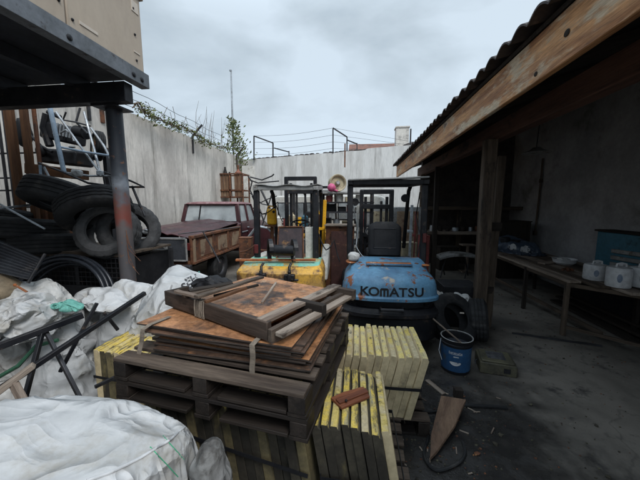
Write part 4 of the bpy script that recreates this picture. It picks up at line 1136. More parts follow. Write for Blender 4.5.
# black clamp lying on the counterweight
cl_ = thing('pipe_clamp', 'black steel clamp of two curved plates joined by a roller on the yellow counterweight', 'clamp', (-1.03, 3.86, .945))
for x, sg in ((-1.20, 1), (-.86, 1)):
    mb = MB(); o_, i_ = [], []
    for i in range(15):
        a = R(-75 + 250 * i / 14); k = .42 + .42 * abs(i - 7) / 7
        for L_, q in ((o_, 1), (i_, k)):
            yy, zz = .125 * q * math.cos(a), .165 * q * math.sin(a)
            L_.append(Vector((x - .45 * yy, 3.86 + .9 * yy, 1.12 + zz)))
    for i in range(14): mb.prism([o_[i], o_[i + 1], i_[i + 1], i_[i]], (.05, .024, 0))
    part(cl_, 'curved_plate', mb, m_black)
mb = MB(); mb.tube([(-1.16, 3.86, 1.13), (-.83, 3.86, 1.13)], .075, 18); part(cl_, 'roller', mb, m_black)
mb = MB(); mb.bar((-1.66, 3.83, .985), (-.55, 3.96, .985), .06, .03); solo('flat_bar', 'orange-brown rusted flat bar lying across the yellow counterweight', 'steel bar', mb, m_rustorange, bevel=.004)
# yellow canister standing on the truck side of the forklift
c0 = at(272, 224, Y=5.05)
t = thing('canister', 'bright yellow plastic canister hanging high beside the yellow forklift', 'canister', (c0.x, c0.y, c0.z))
mb = MB(); mb.box((c0.x, c0.y, c0.z + .13), (.17, .10, .29)); part(t, 'body', mb, m_canister, bevel=.035)
mb = MB(); mb.tube([(c0.x + .05, c0.y - .035, c0.z + .22), (c0.x + .05, c0.y - .056, c0.z + .22)], .024, 12); part(t, 'cap', mb, m_black)
mb = MB(); mb.tube([(c0.x - .07, c0.y, c0.z + .27), (c0.x - .06, c0.y, c0.z + .315), (c0.x + .02, c0.y, c0.z + .315), (c0.x + .03, c0.y, c0.z + .27)], .012, 8); part(t, 'handle', mb, m_canister)
mb = MB(); mb.bar((c0.x - .02, c0.y + .07, 0), (c0.x - .02, c0.y + .07, c0.z + .2), .05, .05, up=(0, 1, 0)); mb.bar((c0.x - .02, c0.y + .07, c0.z - .03), (c0.x - .02, c0.y - .05, c0.z - .03), .2, .03); solo('steel_stand', 'thin rusty upright stand holding the yellow canister', 'stand', mb, m_rust)

# ---- third forklift further back
f3 = thing('forklift', 'farther yellow and black forklift half hidden behind the worn yellow one', 'forklift', (-1.30, 7.3, 0), R(-6))
mb = MB().loft([plan_ring(1.1, .0, .3, .7, .15), plan_ring(1.1, .0, .95, .7, .15), plan_ring(1.1, .03, 1.05, .7, .15, ins=.05)]); part(f3, 'counterweight', mb, m_canister, bevel=.01, world=False)
mb = MB(); mb.box((0, 1.2, .65), (1.0, 1.1, .7)); part(f3, 'chassis', mb, m_yellow, bevel=.03, world=False)
mb = MB(); mb.box((0, .8, 1.32), (.46, .12, .5)); part(f3, 'seat_back', mb, m_black_matt, bevel=.04, world=False)
overhead_guard(f3, .48, .60, 1.75, 2.12, m_steel, zb=1.0, roofm=m_greymetal)
mast(f3, 2.2, 2.35, .3, m_black); steering(f3, (.05, 1.4, 1.4))
mb = MB(); mb.bar((.42, .1, 1.0), (.20, .3, 2.0), .07, .05); part(f3, 'gas_strut', mb, m_canister, world=False)
for x in (-.45, .45): wheel(f3, x, .5, .27, .2); wheel(f3, x, 1.7, .33, .22)

# ================================================================== PICKUP TRUCK (bed towards the camera)
tk = thing('pickup_truck', 'old maroon pickup truck with rusty bed parked along the concrete wall', 'pickup truck', (-3.85, 5.0, 0), R(1.5))
XL, XR = -.92, .80
mb = MB(); mb.box((XR, 1.2, .88), (.05, 2.4, .50)); mb.bar((XR + .01, 0, 1.15), (XR + .01, 2.42, 1.17), .10, .055); mb.bar((XR + .02, .0, .66), (XR + .02, 2.42, .66), .07, .05)
bs = part(tk, 'bed_side', mb, m_rust, bevel=.008, world=False)
for i in range(3):
    y = .30 + .78 * i; mb = MB(); mb.box((XR + .027, y + .28, .90), (.012, .54, .33)); part(bs, 'recessed_panel', mb, m_rust_lt, bevel=.004, world=False)
for i in range(4):
    mb = MB(); mb.bar((XR + .035, .06 + .77 * i, .63), (XR + .035, .06 + .77 * i, 1.13), .06, .035, up=(1, 0, 0)); part(bs, 'stake', mb, m_rust_lt if i == 0 else m_rust, bevel=.004, world=False)
mb = MB(); mb.box((XL, 1.2, .88), (.05, 2.4, .50)); mb.bar((XL, 0, 1.15), (XL, 2.42, 1.17), .09, .055); part(tk, 'bed_side', mb, m_maroon, bevel=.008, world=False)
mb = MB(); mb.box((-.06, 1.2, .66), (1.7, 2.4, .06)); part(tk, 'bed_floor', mb, m_rust, world=False)
mb = MB(); mb.box((-.09, -.015, .92), (1.62, .05, .46)); tg = part(tk, 'tailgate', mb, m_tailgate, bevel=.015, world=False)
mb = MB(); mb.box((-.09, -.043, 1.13), (1.62, .014, .035)); mb.box((.74, -.045, .92), (.035, .014, .42)); mb.box((-.09, -.043, .715), (1.62, .014, .03)); part(tg, 'tailgate_rib', mb, m_greymetal, bevel=.004, world=False)
mb = MB(); ex, ez = .36, .94
for k in range(5):
    a = R(90 + 72 * k); a1 = R(90 + 36 + 72 * k); a0 = R(90 - 36 + 72 * k)
    mb.prism([(ex, -.044, ez), (ex + .03 * math.cos(a0), -.044, ez + .03 * math.sin(a0)), (ex + .075 * math.cos(a), -.044, ez + .075 * math.sin(a)), (ex + .03 * math.cos(a1), -.044, ez + .03 * math.sin(a1))], (0, -.008, 0))
part(tg, 'emblem', mb, m_greymetal, world=False)
mb = MB(); mb.bar((-.95, -.10, .58), (.85, -.10, .58), .10, .14); part(tk, 'rear_bumper', mb, m_steel, bevel=.02, world=False)
mb = MB(); mb.box((-.05, 2.5, .50), (.9, 5.2, .14)); part(tk, 'chassis', mb, m_black, world=False)
# cab
def cab_ring(z, xl, xr, y0, y1, r=.10):
    pts = []
    for cx, cy, a0 in ((xr - r, y1 - r, 0), (xl + r, y1 - r, 90), (xl + r, y0 + r, 180), (xr - r, y0 + r, 270)):
        for i in range(5): a = R(a0 + 90 * i / 4); pts.append(Vector((cx + r * math.cos(a), cy + r * math.sin(a), z)))
    return pts
mb = MB().loft([cab_ring(.5, -.95, .82, 2.5, 4.0), cab_ring(1.0, -.97, .84, 2.48, 4.05), cab_ring(1.24, -.95, .82, 2.5, 4.05), cab_ring(1.30, -.90, .77, 2.55, 4.0)]); cb_ = part(tk, 'cab_body', mb, m_maroon, bevel=.006, smooth=45, world=False)
mb = MB().loft([cab_ring(1.745, -.80, .67, 2.66, 3.85, .16), cab_ring(1.785, -.84, .71, 2.60, 3.92, .16), cab_ring(1.82, -.80, .67, 2.66, 3.85, .16), cab_ring(1.845, -.62, .49, 2.86, 3.6, .16)]); part(tk, 'cab_roof', mb, m_pinkroof, smooth=45, world=False)
for (a, b) in (((-.87, 2.60, 1.28), (-.79, 2.70, 1.77)), ((.74, 2.60, 1.28), (.66, 2.70, 1.77)), ((-.87, 3.95, 1.28), (-.79, 3.75, 1.77)), ((.74, 3.95, 1.28), (.66, 3.75, 1.77)), ((.75, 3.22, 1.28), (.67, 3.22, 1.77))):
    mb = MB(); mb.bar(a, b, .11, .07, up=(0, 1, 0)); part(tk, 'pillar', mb, m_maroon, bevel=.012, world=False)
mb = MB(); mb.prism([(-.82, 2.585, 1.30), (.69, 2.585, 1.30), (.62, 2.69, 1.75), (-.75, 2.69, 1.75)], (0, .008, .0)); part(tk, 'rear_window', mb, m_glass, world=False)
mb = MB()
for (a, b) in (((-.83, 2.575, 1.30), (.70, 2.575, 1.30)), ((-.77, 2.68, 1.745), (.64, 2.68, 1.745)), ((-.40, 2.575, 1.30), (-.37, 2.68, 1.75))):
    mb.bar(a, b, .025, .025)
part(tk, 'window_seal', mb, m_black, world=False)
mb = MB(); mb.prism([(.755, 2.66, 1.30), (.755, 3.18, 1.30), (.68, 3.18, 1.74), (.68, 2.72, 1.74)], (-.008, 0, 0)); mb.prism([(.755, 3.27, 1.30), (.755, 3.90, 1.30), (.68, 3.72, 1.74), (.68, 3.27, 1.74)], (-.008, 0, 0)); part(tk, 'side_window', mb, m_glass, world=False)
mb = MB(); mb.prism([(-.82, 3.98, 1.30), (.69, 3.98, 1.30), (.62, 3.80, 1.75), (-.75, 3.80, 1.75)], (0, .008, 0)); part(tk, 'windscreen', mb, m_glass, world=False)
mb = MB(); mb.box((-.06, 3.0, 1.15), (1.4, .2, .55)); part(tk, 'bench_seat', mb, m_seat, bevel=.05, world=False)
mb = MB().loft([cab_ring(.55, -.90, .77, 3.95, 5.5, .12), cab_ring(1.05, -.90, .77, 3.95, 5.55, .15), cab_ring(1.2, -.75, .62, 3.95, 5.5, .15)]); part(tk, 'engine_hood', mb, m_maroon, smooth=45, world=False)
mb = MB(); mb.box((.845, 3.05, 1.12), (.02, .14, .03)); part(tk, 'door_handle', mb, m_galv, bevel=.006, world=False)
mb = MB(); mb.bar((.85, 2.55, 1.02), (.85, 4.0, 1.02), .014, .03); part(tk, 'side_trim', mb, m_galv, bevel=.003, world=False)
mb = MB(); mb.box((.845, 2.52, .92), (.012, .012, .7)); mb.box((.847, 3.92, .92), (.012, .012, .7)); part(tk, 'door_seam', mb, m_black, world=False)
mb = MB(); mb.tube([(.80, 3.75, 1.30), (.92, 3.72, 1.38)], .012, 6); mb.box((.95, 3.72, 1.42), (.14, .03, .10)); part(tk, 'mirror', mb, m_galv, bevel=.01, world=False)
mb = MB(); mb.box((.775, -.03, .98), (.055, .03, .14)); part(tk, 'tail_lamp', mb, m_lens, bevel=.006, world=False)
for x in (-.85, .72):
    for y in (1.25, 4.8): wheel(tk, x, y, .36, .2)
mb = MB()
mb.grid(lambda u, v: Vector((-.90 + 1.64 * u, .10 + 2.42 * v, 1.17 + .10 * v + .085 * (1 - abs(2 * u - 1) ** 2.5) - .05 * max(0, .25 - v) * 4 * abs(2 * u - 1) + .025 * math.exp(-((u - .5) / .06) ** 2) + .018 * noise.noise(Vector((u * 3, v * 3, 2))) - .03 * math.exp(-((u - .72 - .1 * v) / .035) ** 2))), 44, 40, thick=(0, 0, -.012))
mb.v = [Matrix.Rotation(R(1.5), 3, 'Z') @ v + Vector((-3.85, 5.0, 0)) for v in mb.v]
solo('bonnet_panel', 'loose faded maroon car bonnet laid over the truck bed', 'bonnet', mb, m_maroon)
hl = at(148, 232, Y=4.85); mb = MB(); mb.ball(hl, .09, 14, 8, sc=(1.2, .6, .55)); mb.tube([hl + Vector((-.1, 0, .02)), hl + Vector((0, -.06, .05)), hl + Vector((.14, -.02, 0)), hl + Vector((.2, .05, -.03))], .015, 8)
solo('chrome_lamp', 'dull chrome lamp lying on the corner of the truck tailgate', 'lamp', mb, m_galv)
mb = MB(); mb.tube([at(203, 232, Y=4.85), at(211, 246, Y=4.8), at(220, 263, Y=4.72)], .012, 8); mb.tube([at(178, 234, Y=4.85), at(240, 227, Y=5.6)], .01, 8)
solo('thin_rod', 'thin bent steel rod leaning against the rusty truck bed', 'rod', mb, m_steel)

# ---- rusty cage and gas bottle in the corner
t = thing('rusty_cage', 'rusty mesh cage on legs standing behind the truck cab', 'cage', (-4.35, 11.2, 0))
a = at(217, 174, Y=11.2); b = at(243, 197, Y=11.2); mb = MB()
for x in (a.x, (a.x + b.x) / 2, b.x):
    mb.bar((x, 11.2, 0), (x, 11.2, a.z), .05, .05, up=(0, 1, 0)); mb.bar((x, 11.9, 0), (x, 11.9, a.z), .05, .05, up=(0, 1, 0))
for zz in (a.z, b.z, (a.z * .3 + b.z * .7)):
    mb.bar((a.x, 11.2, zz), (b.x, 11.2, zz), .05, .05); mb.bar((a.x, 11.9, zz), (b.x, 11.9, zz), .05, .05)
    for x in (a.x, b.x): mb.bar((x, 11.2, zz), (x, 11.9, zz), .04, .04)
part(t, 'frame', mb, m_rust)
mb = MB()
for k in range(9):
    x = a.x + (b.x - a.x) * (k + .5) / 9
    if k not in (5,): mb.box((x, 11.23, (a.z + b.z) / 2), ((b.x - a.x) / 9 * rg.uniform(.75, .98), .012, a.z - b.z - .05))
part(t, 'side_slats', mb, wood('rust_brown_slat', (.22, .14, .085), (.13, .07, .045), (.3, .24, .17)))
mb = MB(); mb.box(((a.x + b.x) / 2, 11.55, b.z), (b.x - a.x, .7, .03)); part(t, 'shelf', mb, m_rust)
gx = at(238.5, 180, Y=11.45).x; gz = b.z + .016
t = thing('gas_bottle', 'rust-red gas bottle standing in the rusty cage', 'gas bottle', (gx, 11.45, gz))
mb = MB(); mb.lathe([(0, 0), (.13, 0), (.15, .04), (.15, .85), (.12, .98), (.05, 1.04), (.03, 1.12), (0, 1.12)], 24, (gx, 11.45, gz)); part(t, 'body', mb, M('rust_red_paint', (.30, .10, .06), (.2, .08, .05), rough=.6))
mb = MB(); mb.tube([(gx, 11.45, gz + 1.1), (gx, 11.45, gz + 1.26)], .04, 10); part(t, 'valve', mb, m_rust)
for px, tp, m, lab in ((225, 167, m_black, 'black bottle standing in the rusty cage'), (229.5, 172, m_steel, 'short grey can standing in the rusty cage')):
    p = at(px, tp, Y=11.5); mb = MB(); mb.lathe([(0, gz), (.06, gz), (.075, gz + .03), (.075, p.z - .2), (.04, p.z - .1), (.035, p.z), (0, p.z)], 16, (p.x, 11.5, 0)); solo('bottle', lab, 'bottle', mb, m)
mb = MB(); p0 = at(222, 152, Y=12.6); p1 = at(216, 172, Y=12.3); mb.box((p1.x - .05, 12.3, 1.7), (.14, .12, 3.4)); solo('grey_upright', 'narrow grey upright box post against the concrete wall near the corner', 'post', mb, m_conc)
p = at(246, 170, Y=12.2); mb = MB(); mb.box((p.x, 12.5, 1.7), (.55, .05, 3.5), .2); solo('leaning_sheet', 'pale dirty sheet leaning against the whitewashed wall in the corner', 'sheet', mb, m_white)

# bent bars behind the yellow forklift
t = thing('rebar_bundle', 'tangle of thin bent dark bars sticking up behind the yellow forklift', 'steel bars', at(262, 225, Y=8.2))
for (pts, r) in (([(250, 177), (262, 180), (272, 176), (274, 174)], .02), ([(250, 180), (258, 183), (268, 182), (279, 181)], .018), ([(259, 186), (266, 200), (273, 216), (276, 226)], .03), ([(254, 200), (260, 210), (264, 222)], .025), ([(274, 186), (270, 200), (266, 214), (262, 226)], .018),
                 ([(250, 193), (262, 204), (272, 206), (278, 202)], .016), ([(253, 208), (262, 214), (271, 214)], .018), ([(248, 176), (252, 182), (250, 190), (254, 198)], .02), ([(258, 204), (268, 199), (277, 196)], .014)):
    pts = [at(x, y, Y=8.2 + .12 * math.sin(i * 2 + x)) for i, (x, y) in enumerate(pts)]; mb = MB(); mb.tube(pts, r, 7); part(t, 'bar', mb, m_steel)
mb = MB(); mb.box((at(262, 226, Y=8.2).x, 8.25, .55), (.7, .5, 1.1)); part(t, 'bin', mb, m_maroon)

# ================================================================== background rack, van, cupboard
vn = thing('parked_van', 'pale van parked along the back wall behind the forklifts', 'van', (-.6, 10.2, 0), R(-10))
mb = MB(); prof = [(-2.1, .35), (2.2, .35), (2.25, .95), (1.95, 1.10), (1.55, 1.98), (1.40, 2.06), (-2.0, 2.06), (-2.12, 1.9)]
mb.prism([(x, -.85, z) for x, z in prof], (0, 1.7, 0)); vb = part(vn, 'body', mb, m_white, bevel=.05, world=False)
for x0, x1 in ((-1.9, -1.0), (-.9, .1), (.2, 1.2)):
    mb = MB(); mb.box(((x0 + x1) / 2, -.853, 1.55), (x1 - x0, .02, .5)); part(vn, 'window', mb, m_glass, bevel=.01, world=False)
    mb = MB(); mb.box(((x0 + x1) / 2, -.849, 1.55), (x1 - x0 + .07, .018, .57)); part(vn, 'window_seal', mb, m_black, bevel=.01, world=False)
mb = MB(); mb.box((0, -.856, 1.12), (4.1, .02, .06)); mb.box((0, -.856, .62), (4.0, .02, .10)); part(vn, 'trim_strip', mb, m_maroon, world=False)
for x in (-1.35, 1.45):
    ty = part(vn, 'wheel', tyre_mb((x, -.75, .33), (0, 1, 0), .33, .2, .2, 40), m_rubber, world=False)

rk = thing('steel_rack', 'dark steel shelving rack full of odds and ends between the two forklifts', 'rack', (-.45, 6.2, 0))
x0, x1 = at(322, 200, Y=6.2).x, at(372, 200, Y=6.2).x
for x in (x0, x1):
    for y in (6.0, 6.5):
        mb = MB(); mb.bar((x, y, 0), (x, y, 2.02), .05, .05, up=(0, 1, 0)); part(rk, 'upright', mb, m_steel)
SH = [.95, 1.32, 1.60, 1.80, 2.0]
for zz in SH:
    mb = MB(); mb.box(((x0 + x1) / 2, 6.25, zz), (x1 - x0 + .06, .56, .03)); part(rk, 'shelf', mb, m_steel if zz < 1.9 else m_greymetal)
rg = random.Random(21)
cols = [('white tub', m_white), ('black tray', m_black), ('grey tin', m_galv), ('cream box', m_bone), ('rusty tin', m_rust), ('white box', m_white), ('dark box', m_black_matt), ('blue tin', m_bluecab), ('red tin', m_cloth_red)]
for si, zz in enumerate(SH[:4]):
    x = x0 + .08; k = 0
    pos = ['left', 'middle left', 'centre', 'middle right', 'right']
    while x < x1 - .14:
        w = rg.uniform(.12, .24); h = rg.uniform(.07, (.16 if si > 0 else .24)); nm, m = rg.choice(cols)
        mb = MB()
        if rg.random() < .5: mb.box((x + w / 2, 6.17 + rg.uniform(-.06, .06), zz + .015 + h / 2), (w * .92, .22, h), rg.uniform(-.15, .15)); mb.box((x + w / 2, 6.17, zz + .017 + h), (w * .96, .23, .012))
        else: mb.lathe([(0, 0), (w * .4, 0), (w * .44, h * .5), (w * .42, h), (w * .37, h), (w * .35, h * .6), (0, h * .6)], 16, (x + w / 2, 6.15, zz + .016))
        solo(nm.split()[1], '%s on the rack\'s %s shelf, %s from its left upright' % (nm, ['lowest', 'second lowest', 'second highest', 'upper'][si], ORD[k]), nm.split()[1], mb, m, group='odds and ends on the steel rack', bevel=.006)
        x += w + rg.uniform(.01, .05); k += 1
p = at(337.5, 185, Y=6.1)
t = thing('wheel_drum', 'beige dished drum standing upright on top of the steel rack', 'drum', (p.x, 6.1, 2.016))
rot = Vector((.35, -1, .1)).normalized().to_track_quat('Z', 'Y').to_matrix(); pc_ = Vector((p.x, 6.12, 2.016 + .185))
mb = MB(); mb.lathe([(.0, .02), (.05, .02), (.06, -.01), (.13, .0), (.15, .05), (.17, .06), (.18, .04), (.18, -.10), (.16, -.12), (0, -.12)], 32, pc_, rot); part(t, 'drum', mb, m_bone)
mb = MB(); mb.lathe([(0, .05), (.03, .05), (.05, .02), (0.05, 0)], 16, pc_, rot); part(t, 'hub', mb, m_greymetal)
p = at(330, 188, Y=5.85); mb = MB(); mb.ball((p.x + .02, 5.98, 2.016 + .085), .085, 18, 12, wob=.1); mb.tube([(p.x + .06, 5.97, 2.06), (p.x + .15, 5.96, 2.03)], .02, 8); solo('rubber_ball', 'bright pink rubber ball at the corner of the steel rack top', 'ball', mb, m_pink)

t = thing('rusty_cupboard', 'red-brown rusted sheet cupboard standing between the two forklifts', 'cupboard', (-.42, 5.2, 0))
a = at(329, 226, Y=5.2); b = at(351, 226, Y=5.2)
mb = MB(); mb.box(((a.x + b.x) / 2, 5.4, a.z / 2), (b.x - a.x + .12, .4, a.z)); part(t, 'body', mb, m_rust, bevel=.008)
mb = MB(); mb.box(((a.x + b.x) / 2 + .02, 5.19, a.z / 2 + .03), ((b.x - a.x) * .9, .02, a.z * .82)); part(t, 'door', mb, M('brown_door_paint', (.10, .045, .04), (.07, .035, .03), spots=(.2, .1, .06), ss=6, rough=.6), bevel=.004)
mb = MB(); mb.box(((a.x + b.x) / 2, 5.38, a.z + .011), (b.x - a.x + .16, .45, .02)); part(t, 'top', mb, m_slat)

# hand tools / gear seen through the blue forklift's guard
for (px, py0, py1, Y, w, m, nm, lab) in ((357, 205, 258, 5.7, .05, m_white, 'white_pole', 'white painted pole behind the left side of the blue forklift guard'), (362, 212, 255, 5.9, .035, m_cloth_red, 'red_pole', 'thin faded red pole behind the blue forklift'),
                                         (411, 205, 255, 6.0, .05, m_galv, 'grey_pole', 'grey pole seen through the right of the blue forklift guard'), (415, 212, 255, 6.2, .03, m_cloth_red, 'red_rod', 'thin red rod at the right of the blue forklift guard'), (321, 200, 238, 5.6, .06, m_canister, 'yellow_strut', 'slanted yellow strut beside the farther forklift mast')):
    a = at(px, py0, Y=Y); mb = MB(); mb.bar((a.x, Y, 0), (a.x + (.08 if nm == 'yellow_strut' else .02), Y, a.z), w, w, up=(0, 1, 0)); mb.box((a.x, Y, a.z * .7), (w * 2.2, w * 1.3, .05)); solo(nm, lab, 'pole', mb, m, bevel=.004)
a = at(393, 222, Y=7.5); mb = MB(); mb.box((a.x, 7.5, .85), (1.3, .6, 1.7)); t = thing('storage_bin', 'pale metal locker standing far behind the blue forklift', 'locker', (a.x, 7.5, 0)); part(t, 'body', mb, m_greymetal, bevel=.02)
mb = MB(); mb.box((a.x - .3, 7.19, .9), (.5, .02, 1.4)); part(t, 'door', mb, m_bone, bevel=.004); mb = MB(); mb.box((a.x + .3, 7.19, .9), (.5, .02, 1.4)); part(t, 'door', mb, m_rust_lt, bevel=.004)
# ================================================================== LEFT CLUTTER
rg = random.Random(9)
for (pa, pb, w, lab) in (((9, 117), (22, 215), .115, 'rough brown vertical timber under the deck, nearer the picture edge'), ((25, 116), (35, 215), .085, 'narrower brown vertical timber under the deck beside the rough one')):
    c = at((pa[0] + pb[0]) / 2, 165, Y=3.3); mb = MB(); mb.bar((c.x, 3.3, 0), (c.x, 3.3, 3.25), w, .05, up=(0, 1, 0), n=8, wob=.003); solo('timber_upright', lab, 'timber', mb, m_brown, bevel=.005)
t = thing('tube_rack', 'dark tube rack with thin uprights and rungs behind the brown timbers', 'rack', at(10, 220, Y=3.5))
for px in (-12, 4, 10, 40):
    c = at(px, 165, Y=3.5); mb = MB(); mb.tube([(c.x, 3.5, 0), (c.x, 3.5, 3.2)], .018 if px < 30 else .024, 8); part(t, 'upright', mb, m_steel if px < 30 else m_rust)
mb = MB(); xa, xb = at(-12, 165, Y=3.5).x, at(40, 165, Y=3.5).x
for zz in (1.72, 1.95, 2.12, 2.45): mb.tube([(xa, 3.52, zz), (xb, 3.52, zz)], .012, 6)
part(t, 'rung', mb, m_steel)
mb = MB(); c = at(24, 133, Y=3.6); mb.ball(c, .17, 16, 10, sc=(.55, .5, 1.2), wob=.2); solo('dark_bag', 'dark bundle hanging behind the brown timbers', 'bag', mb, m_black_matt)

# tubular frame of a dismantled machine
t = thing('tubular_frame', 'pale blue and grey tubular frame of a dismantled machine leaning above the tyres', 'tube frame', at(75, 215, Y=3.45))


def tb(pts, r, m, name='tube'):
    P = [at(x, y, Y=yy) for x, y, yy in pts]; mb = MB(); mb.tube(P, r, 10); return part(t, name, mb, m)


tb([(50, 108, 3.35), (57, 140, 3.35), (64, 172, 3.35)], .026, m_paleblue, 'thick_tube')
for pts, r, m in (([(56, 112, 3.45), (78, 143, 3.45), (101, 174, 3.42)], .013, m_galv), ([(60, 147, 3.4), (85, 152, 3.4), (112, 156, 3.45)], .014, m_paleblue), ([(84, 112, 3.6), (93, 145, 3.5), (101, 176, 3.42)], .014, m_galv),
                  ([(91, 128, 3.55), (104, 146, 3.55), (116, 170, 3.5)], .014, m_galv), ([(66, 112, 3.7), (63, 120, 3.7), (75, 122, 3.65), (90, 126, 3.6)], .011, m_steel), ([(80, 108, 3.75), (76, 122, 3.7), (88, 134, 3.6)], .014, m_steel),
                  ([(39, 163, 3.3), (63, 172, 3.3), (88, 183, 3.25), (118, 187, 3.25), (144, 187, 3.3), (131, 181, 3.4), (104, 172, 3.5)], .013, m_steel), ([(40, 165, 3.32), (42, 191, 3.3)], .015, m_paleblue), ([(44, 167, 3.32), (55, 188, 3.3)], .013, m_galv), ([(42, 165, 3.36), (47, 190, 3.36)], .012, m_steel),
                  ([(67, 173, 3.4), (90, 176, 3.42), (112, 176, 3.5)], .014, m_galv), ([(103, 174, 3.5), (107, 196, 3.5)], .011, m_steel), ([(107, 175, 3.52), (112, 192, 3.52)], .011, m_steel), ([(132, 186, 3.3), (140, 205, 3.3), (145, 216, 3.3)], .014, m_steel)):
    tb(pts, r, m)
mb = MB(); mb.box(at(100, 173, Y=3.43), (.07, .05, .06), .4); part(t, 'clamp', mb, m_galv, bevel=.008)

# engine and wheel in behind
t = thing('old_engine', 'greasy black engine with cooling shroud behind the tube frame', 'engine', at(62, 165, Y=3.9))
c = at(64, 134, Y=3.9)
mb = MB(); mb.box(c, (.42, .34, .24), Matrix.Rotation(.22, 3, 'Y')); part(t, 'block', mb, m_black, bevel=.03)
mb = MB(); mb.tube([at(76, 131, Y=3.7), at(85, 133, Y=3.7)], .075, 18); mb.tube([at(84, 133, Y=3.7), at(86, 133, Y=3.7)], .085, 18); part(t, 'pulley', mb, m_black_matt)
mb = MB()
for k in range(6): mb.box(at(54 + 3.2 * k, 128 + .8 * k, Y=3.72), (.012, .02, .16), Matrix.Rotation(.22, 3, 'Y'))
part(t, 'fin', mb, m_galv)
mb = MB(); mb.tube([at(47, 114, Y=3.75), at(44, 128, Y=3.75), at(50, 146, Y=3.75)], .05, 10); mb.tube([at(48, 112, Y=3.75), at(60, 117, Y=3.75)], .03, 8); part(t, 'shroud', mb, m_black)
mb = MB(); mb.ball(at(41, 151, Y=3.6), .075, 14, 9, sc=(.8, .8, 1.1)); mb.tube([at(30, 135, Y=3.6), at(41, 146, Y=3.6), at(52, 152, Y=3.6)], .018, 8); part(t, 'air_filter', mb, m_black_matt)
mb = MB(); mb.box(at(66, 158, Y=3.8), (.62, .3, .20), Matrix.Rotation(.1, 3, 'Y')); part(t, 'sump', mb, m_steel, bevel=.03)
mb = MB(); mb.tube([at(60, 133, Y=3.6), at(66, 130, Y=3.6), at(72, 134, Y=3.6), at(74, 141, Y=3.6)], .012, 8); mb.ball(at(72, 147, Y=3.6), .04, 10, 6, sc=(1.3, .6, .4)); part(t, 'pipe', mb, m_galv)
t = thing('machine_wheel', 'small dirty wheel with yellowish rim held up behind the tube frame', 'wheel', at(98, 165, Y=3.8))
wc = at(98, 146, Y=3.8); ax = Vector((-.55, -.8, .1))
ty = part(t, 'tyre', tyre_mb(wc, ax, .205, .125, .11, 48), m_rubber)
mb = MB(); rot = ax.normalized().to_track_quat('Z', 'Y').to_matrix()
mb.lathe([(.0, .03), (.03, .035), (.04, .0), (.10, -.01), (.115, .03), (.13, .045), (.13, -.045), (0, -.04)], 24, wc, rot)
part(t, 'rim', mb, m_bone)
mb = MB()
for k in range(5): mb.tube([wc + rot @ Vector((0, 0, .03)), wc + rot @ Vector((.11 * math.cos(k * 1.257), .11 * math.sin(k * 1.257), .02))], .012, 6)
part(t, 'spokes', mb, m_rust)
mb = MB(); mb.bar(wc + Vector((0, .12, 0)), Vector((wc.x, wc.y + .12, 0)), .06, .06, up=(0, 1, 0)); part(t, 'strut', mb, m_steel)
p = at(58, 172, Y=3.75); mb = MB(); mb.box((p.x, 3.75, p.z), (.60, .4, .14), Matrix.Rotation(.12, 3, 'Y')); mb.box((p.x, 3.75, p.z / 2 - .1), (.5, .35, p.z - .3)); solo('wooden_crate', 'old brown crate under the greasy engine', 'crate', mb, m_brown, bevel=.01)
solo('rag', 'small crumpled white rag caught on the tube frame', 'rag', sack_mesh(at(77, 173.5, Y=3.2), (.12, .08, .09), 4, sub=4, fold=.12), m_bag)

# tyres
T = [((64, 199, 3.0), (.10, .42, .90), .385, .20, .25, m_rubber, 'black tyre lying flat on top of the pile, tread towards the yard'),
     ((96, 210, 2.92), (-.46, .30, .83), .36, .20, .21, m_rubber, 'black tyre tilted down to the left against the topmost one'),
     ((109, 231, 2.95), (.30, -.90, .40), .315, .185, .22, m_rubber_grey, 'dusty grey tyre standing with its open side showing beside the round post'),
     ((28, 228, 2.95), (.05, .12, .99), .37, .2, .22, m_rubber, 'black tyre lying flat at the left under the topmost one'),
     ((52, 244, 3.02), (-.05, .1, .99), .37, .2, .22, m_rubber, 'black tyre lying flat at the bottom of the pile above the mesh crate'),
     ((0, 216, 3.15), (.1, .2, .97), .35, .2, .2, m_rubber, 'black tyre at the far left of the pile by the brown timbers'),
     ((130, 231, 3.25), (.62, -.74, .25), .335, .19, .24, m_rubber_grey, 'worn grey tyre with smooth tread poking out on the far side of the round post'),
     ((8, 246, 3.1), (.02, .1, .99), .36, .2, .21, m_rubber, 'black tyre low at the left edge of the pile')]
for (px, ax, Ro, ri, w, m, lab) in T:
    c = at(px[0], px[1], Y=px[2]); mb = tyre_mb(c, ax, Ro, ri, w); solo('tyre', lab, 'tyre', mb, m, group='tyres piled beside the round post', smooth=30)

# mesh crate under the tyres
a = at(58, 262, Y=2.85); b = at(127, 256, Y=2.85); zt_ = 1.235
t = thing('mesh_crate', 'steel mesh crate with timber edge carrying the tyres', 'crate', ((a.x + b.x) / 2 - .4, 3.1, 0))
x0, x1 = -5.0, b.x
mb = MB(); mb.box(((x0 + x1) / 2, 2.87, zt_ - .03), (x1 - x0, .05, .055)); mb.box(((x0 + x1) / 2, 3.25, zt_ - .02), (x1 - x0, .75, .03)); part(t, 'top_board', mb, m_post, bevel=.004)
mb = MB()
for x in (x0, -3.85, a.x + .22, x1):
    for y in (2.88, 3.6): mb.bar((x, y, 0), (x, y, zt_ - .05), .045, .045, up=(0, 1, 0))
for zz in (.12, .65): mb.bar((x0, 2.88, zz), (x1, 2.88, zz), .03, .03)
part(t, 'frame', mb, m_steel)
mb = MB(); k = 0
while x0 + .055 * k < x1: mb.bar((x0 + .055 * k, 2.862, .12), (x0 + .055 * k, 2.862, zt_ - .05), .007, .007, up=(0, 1, 0)); k += 1
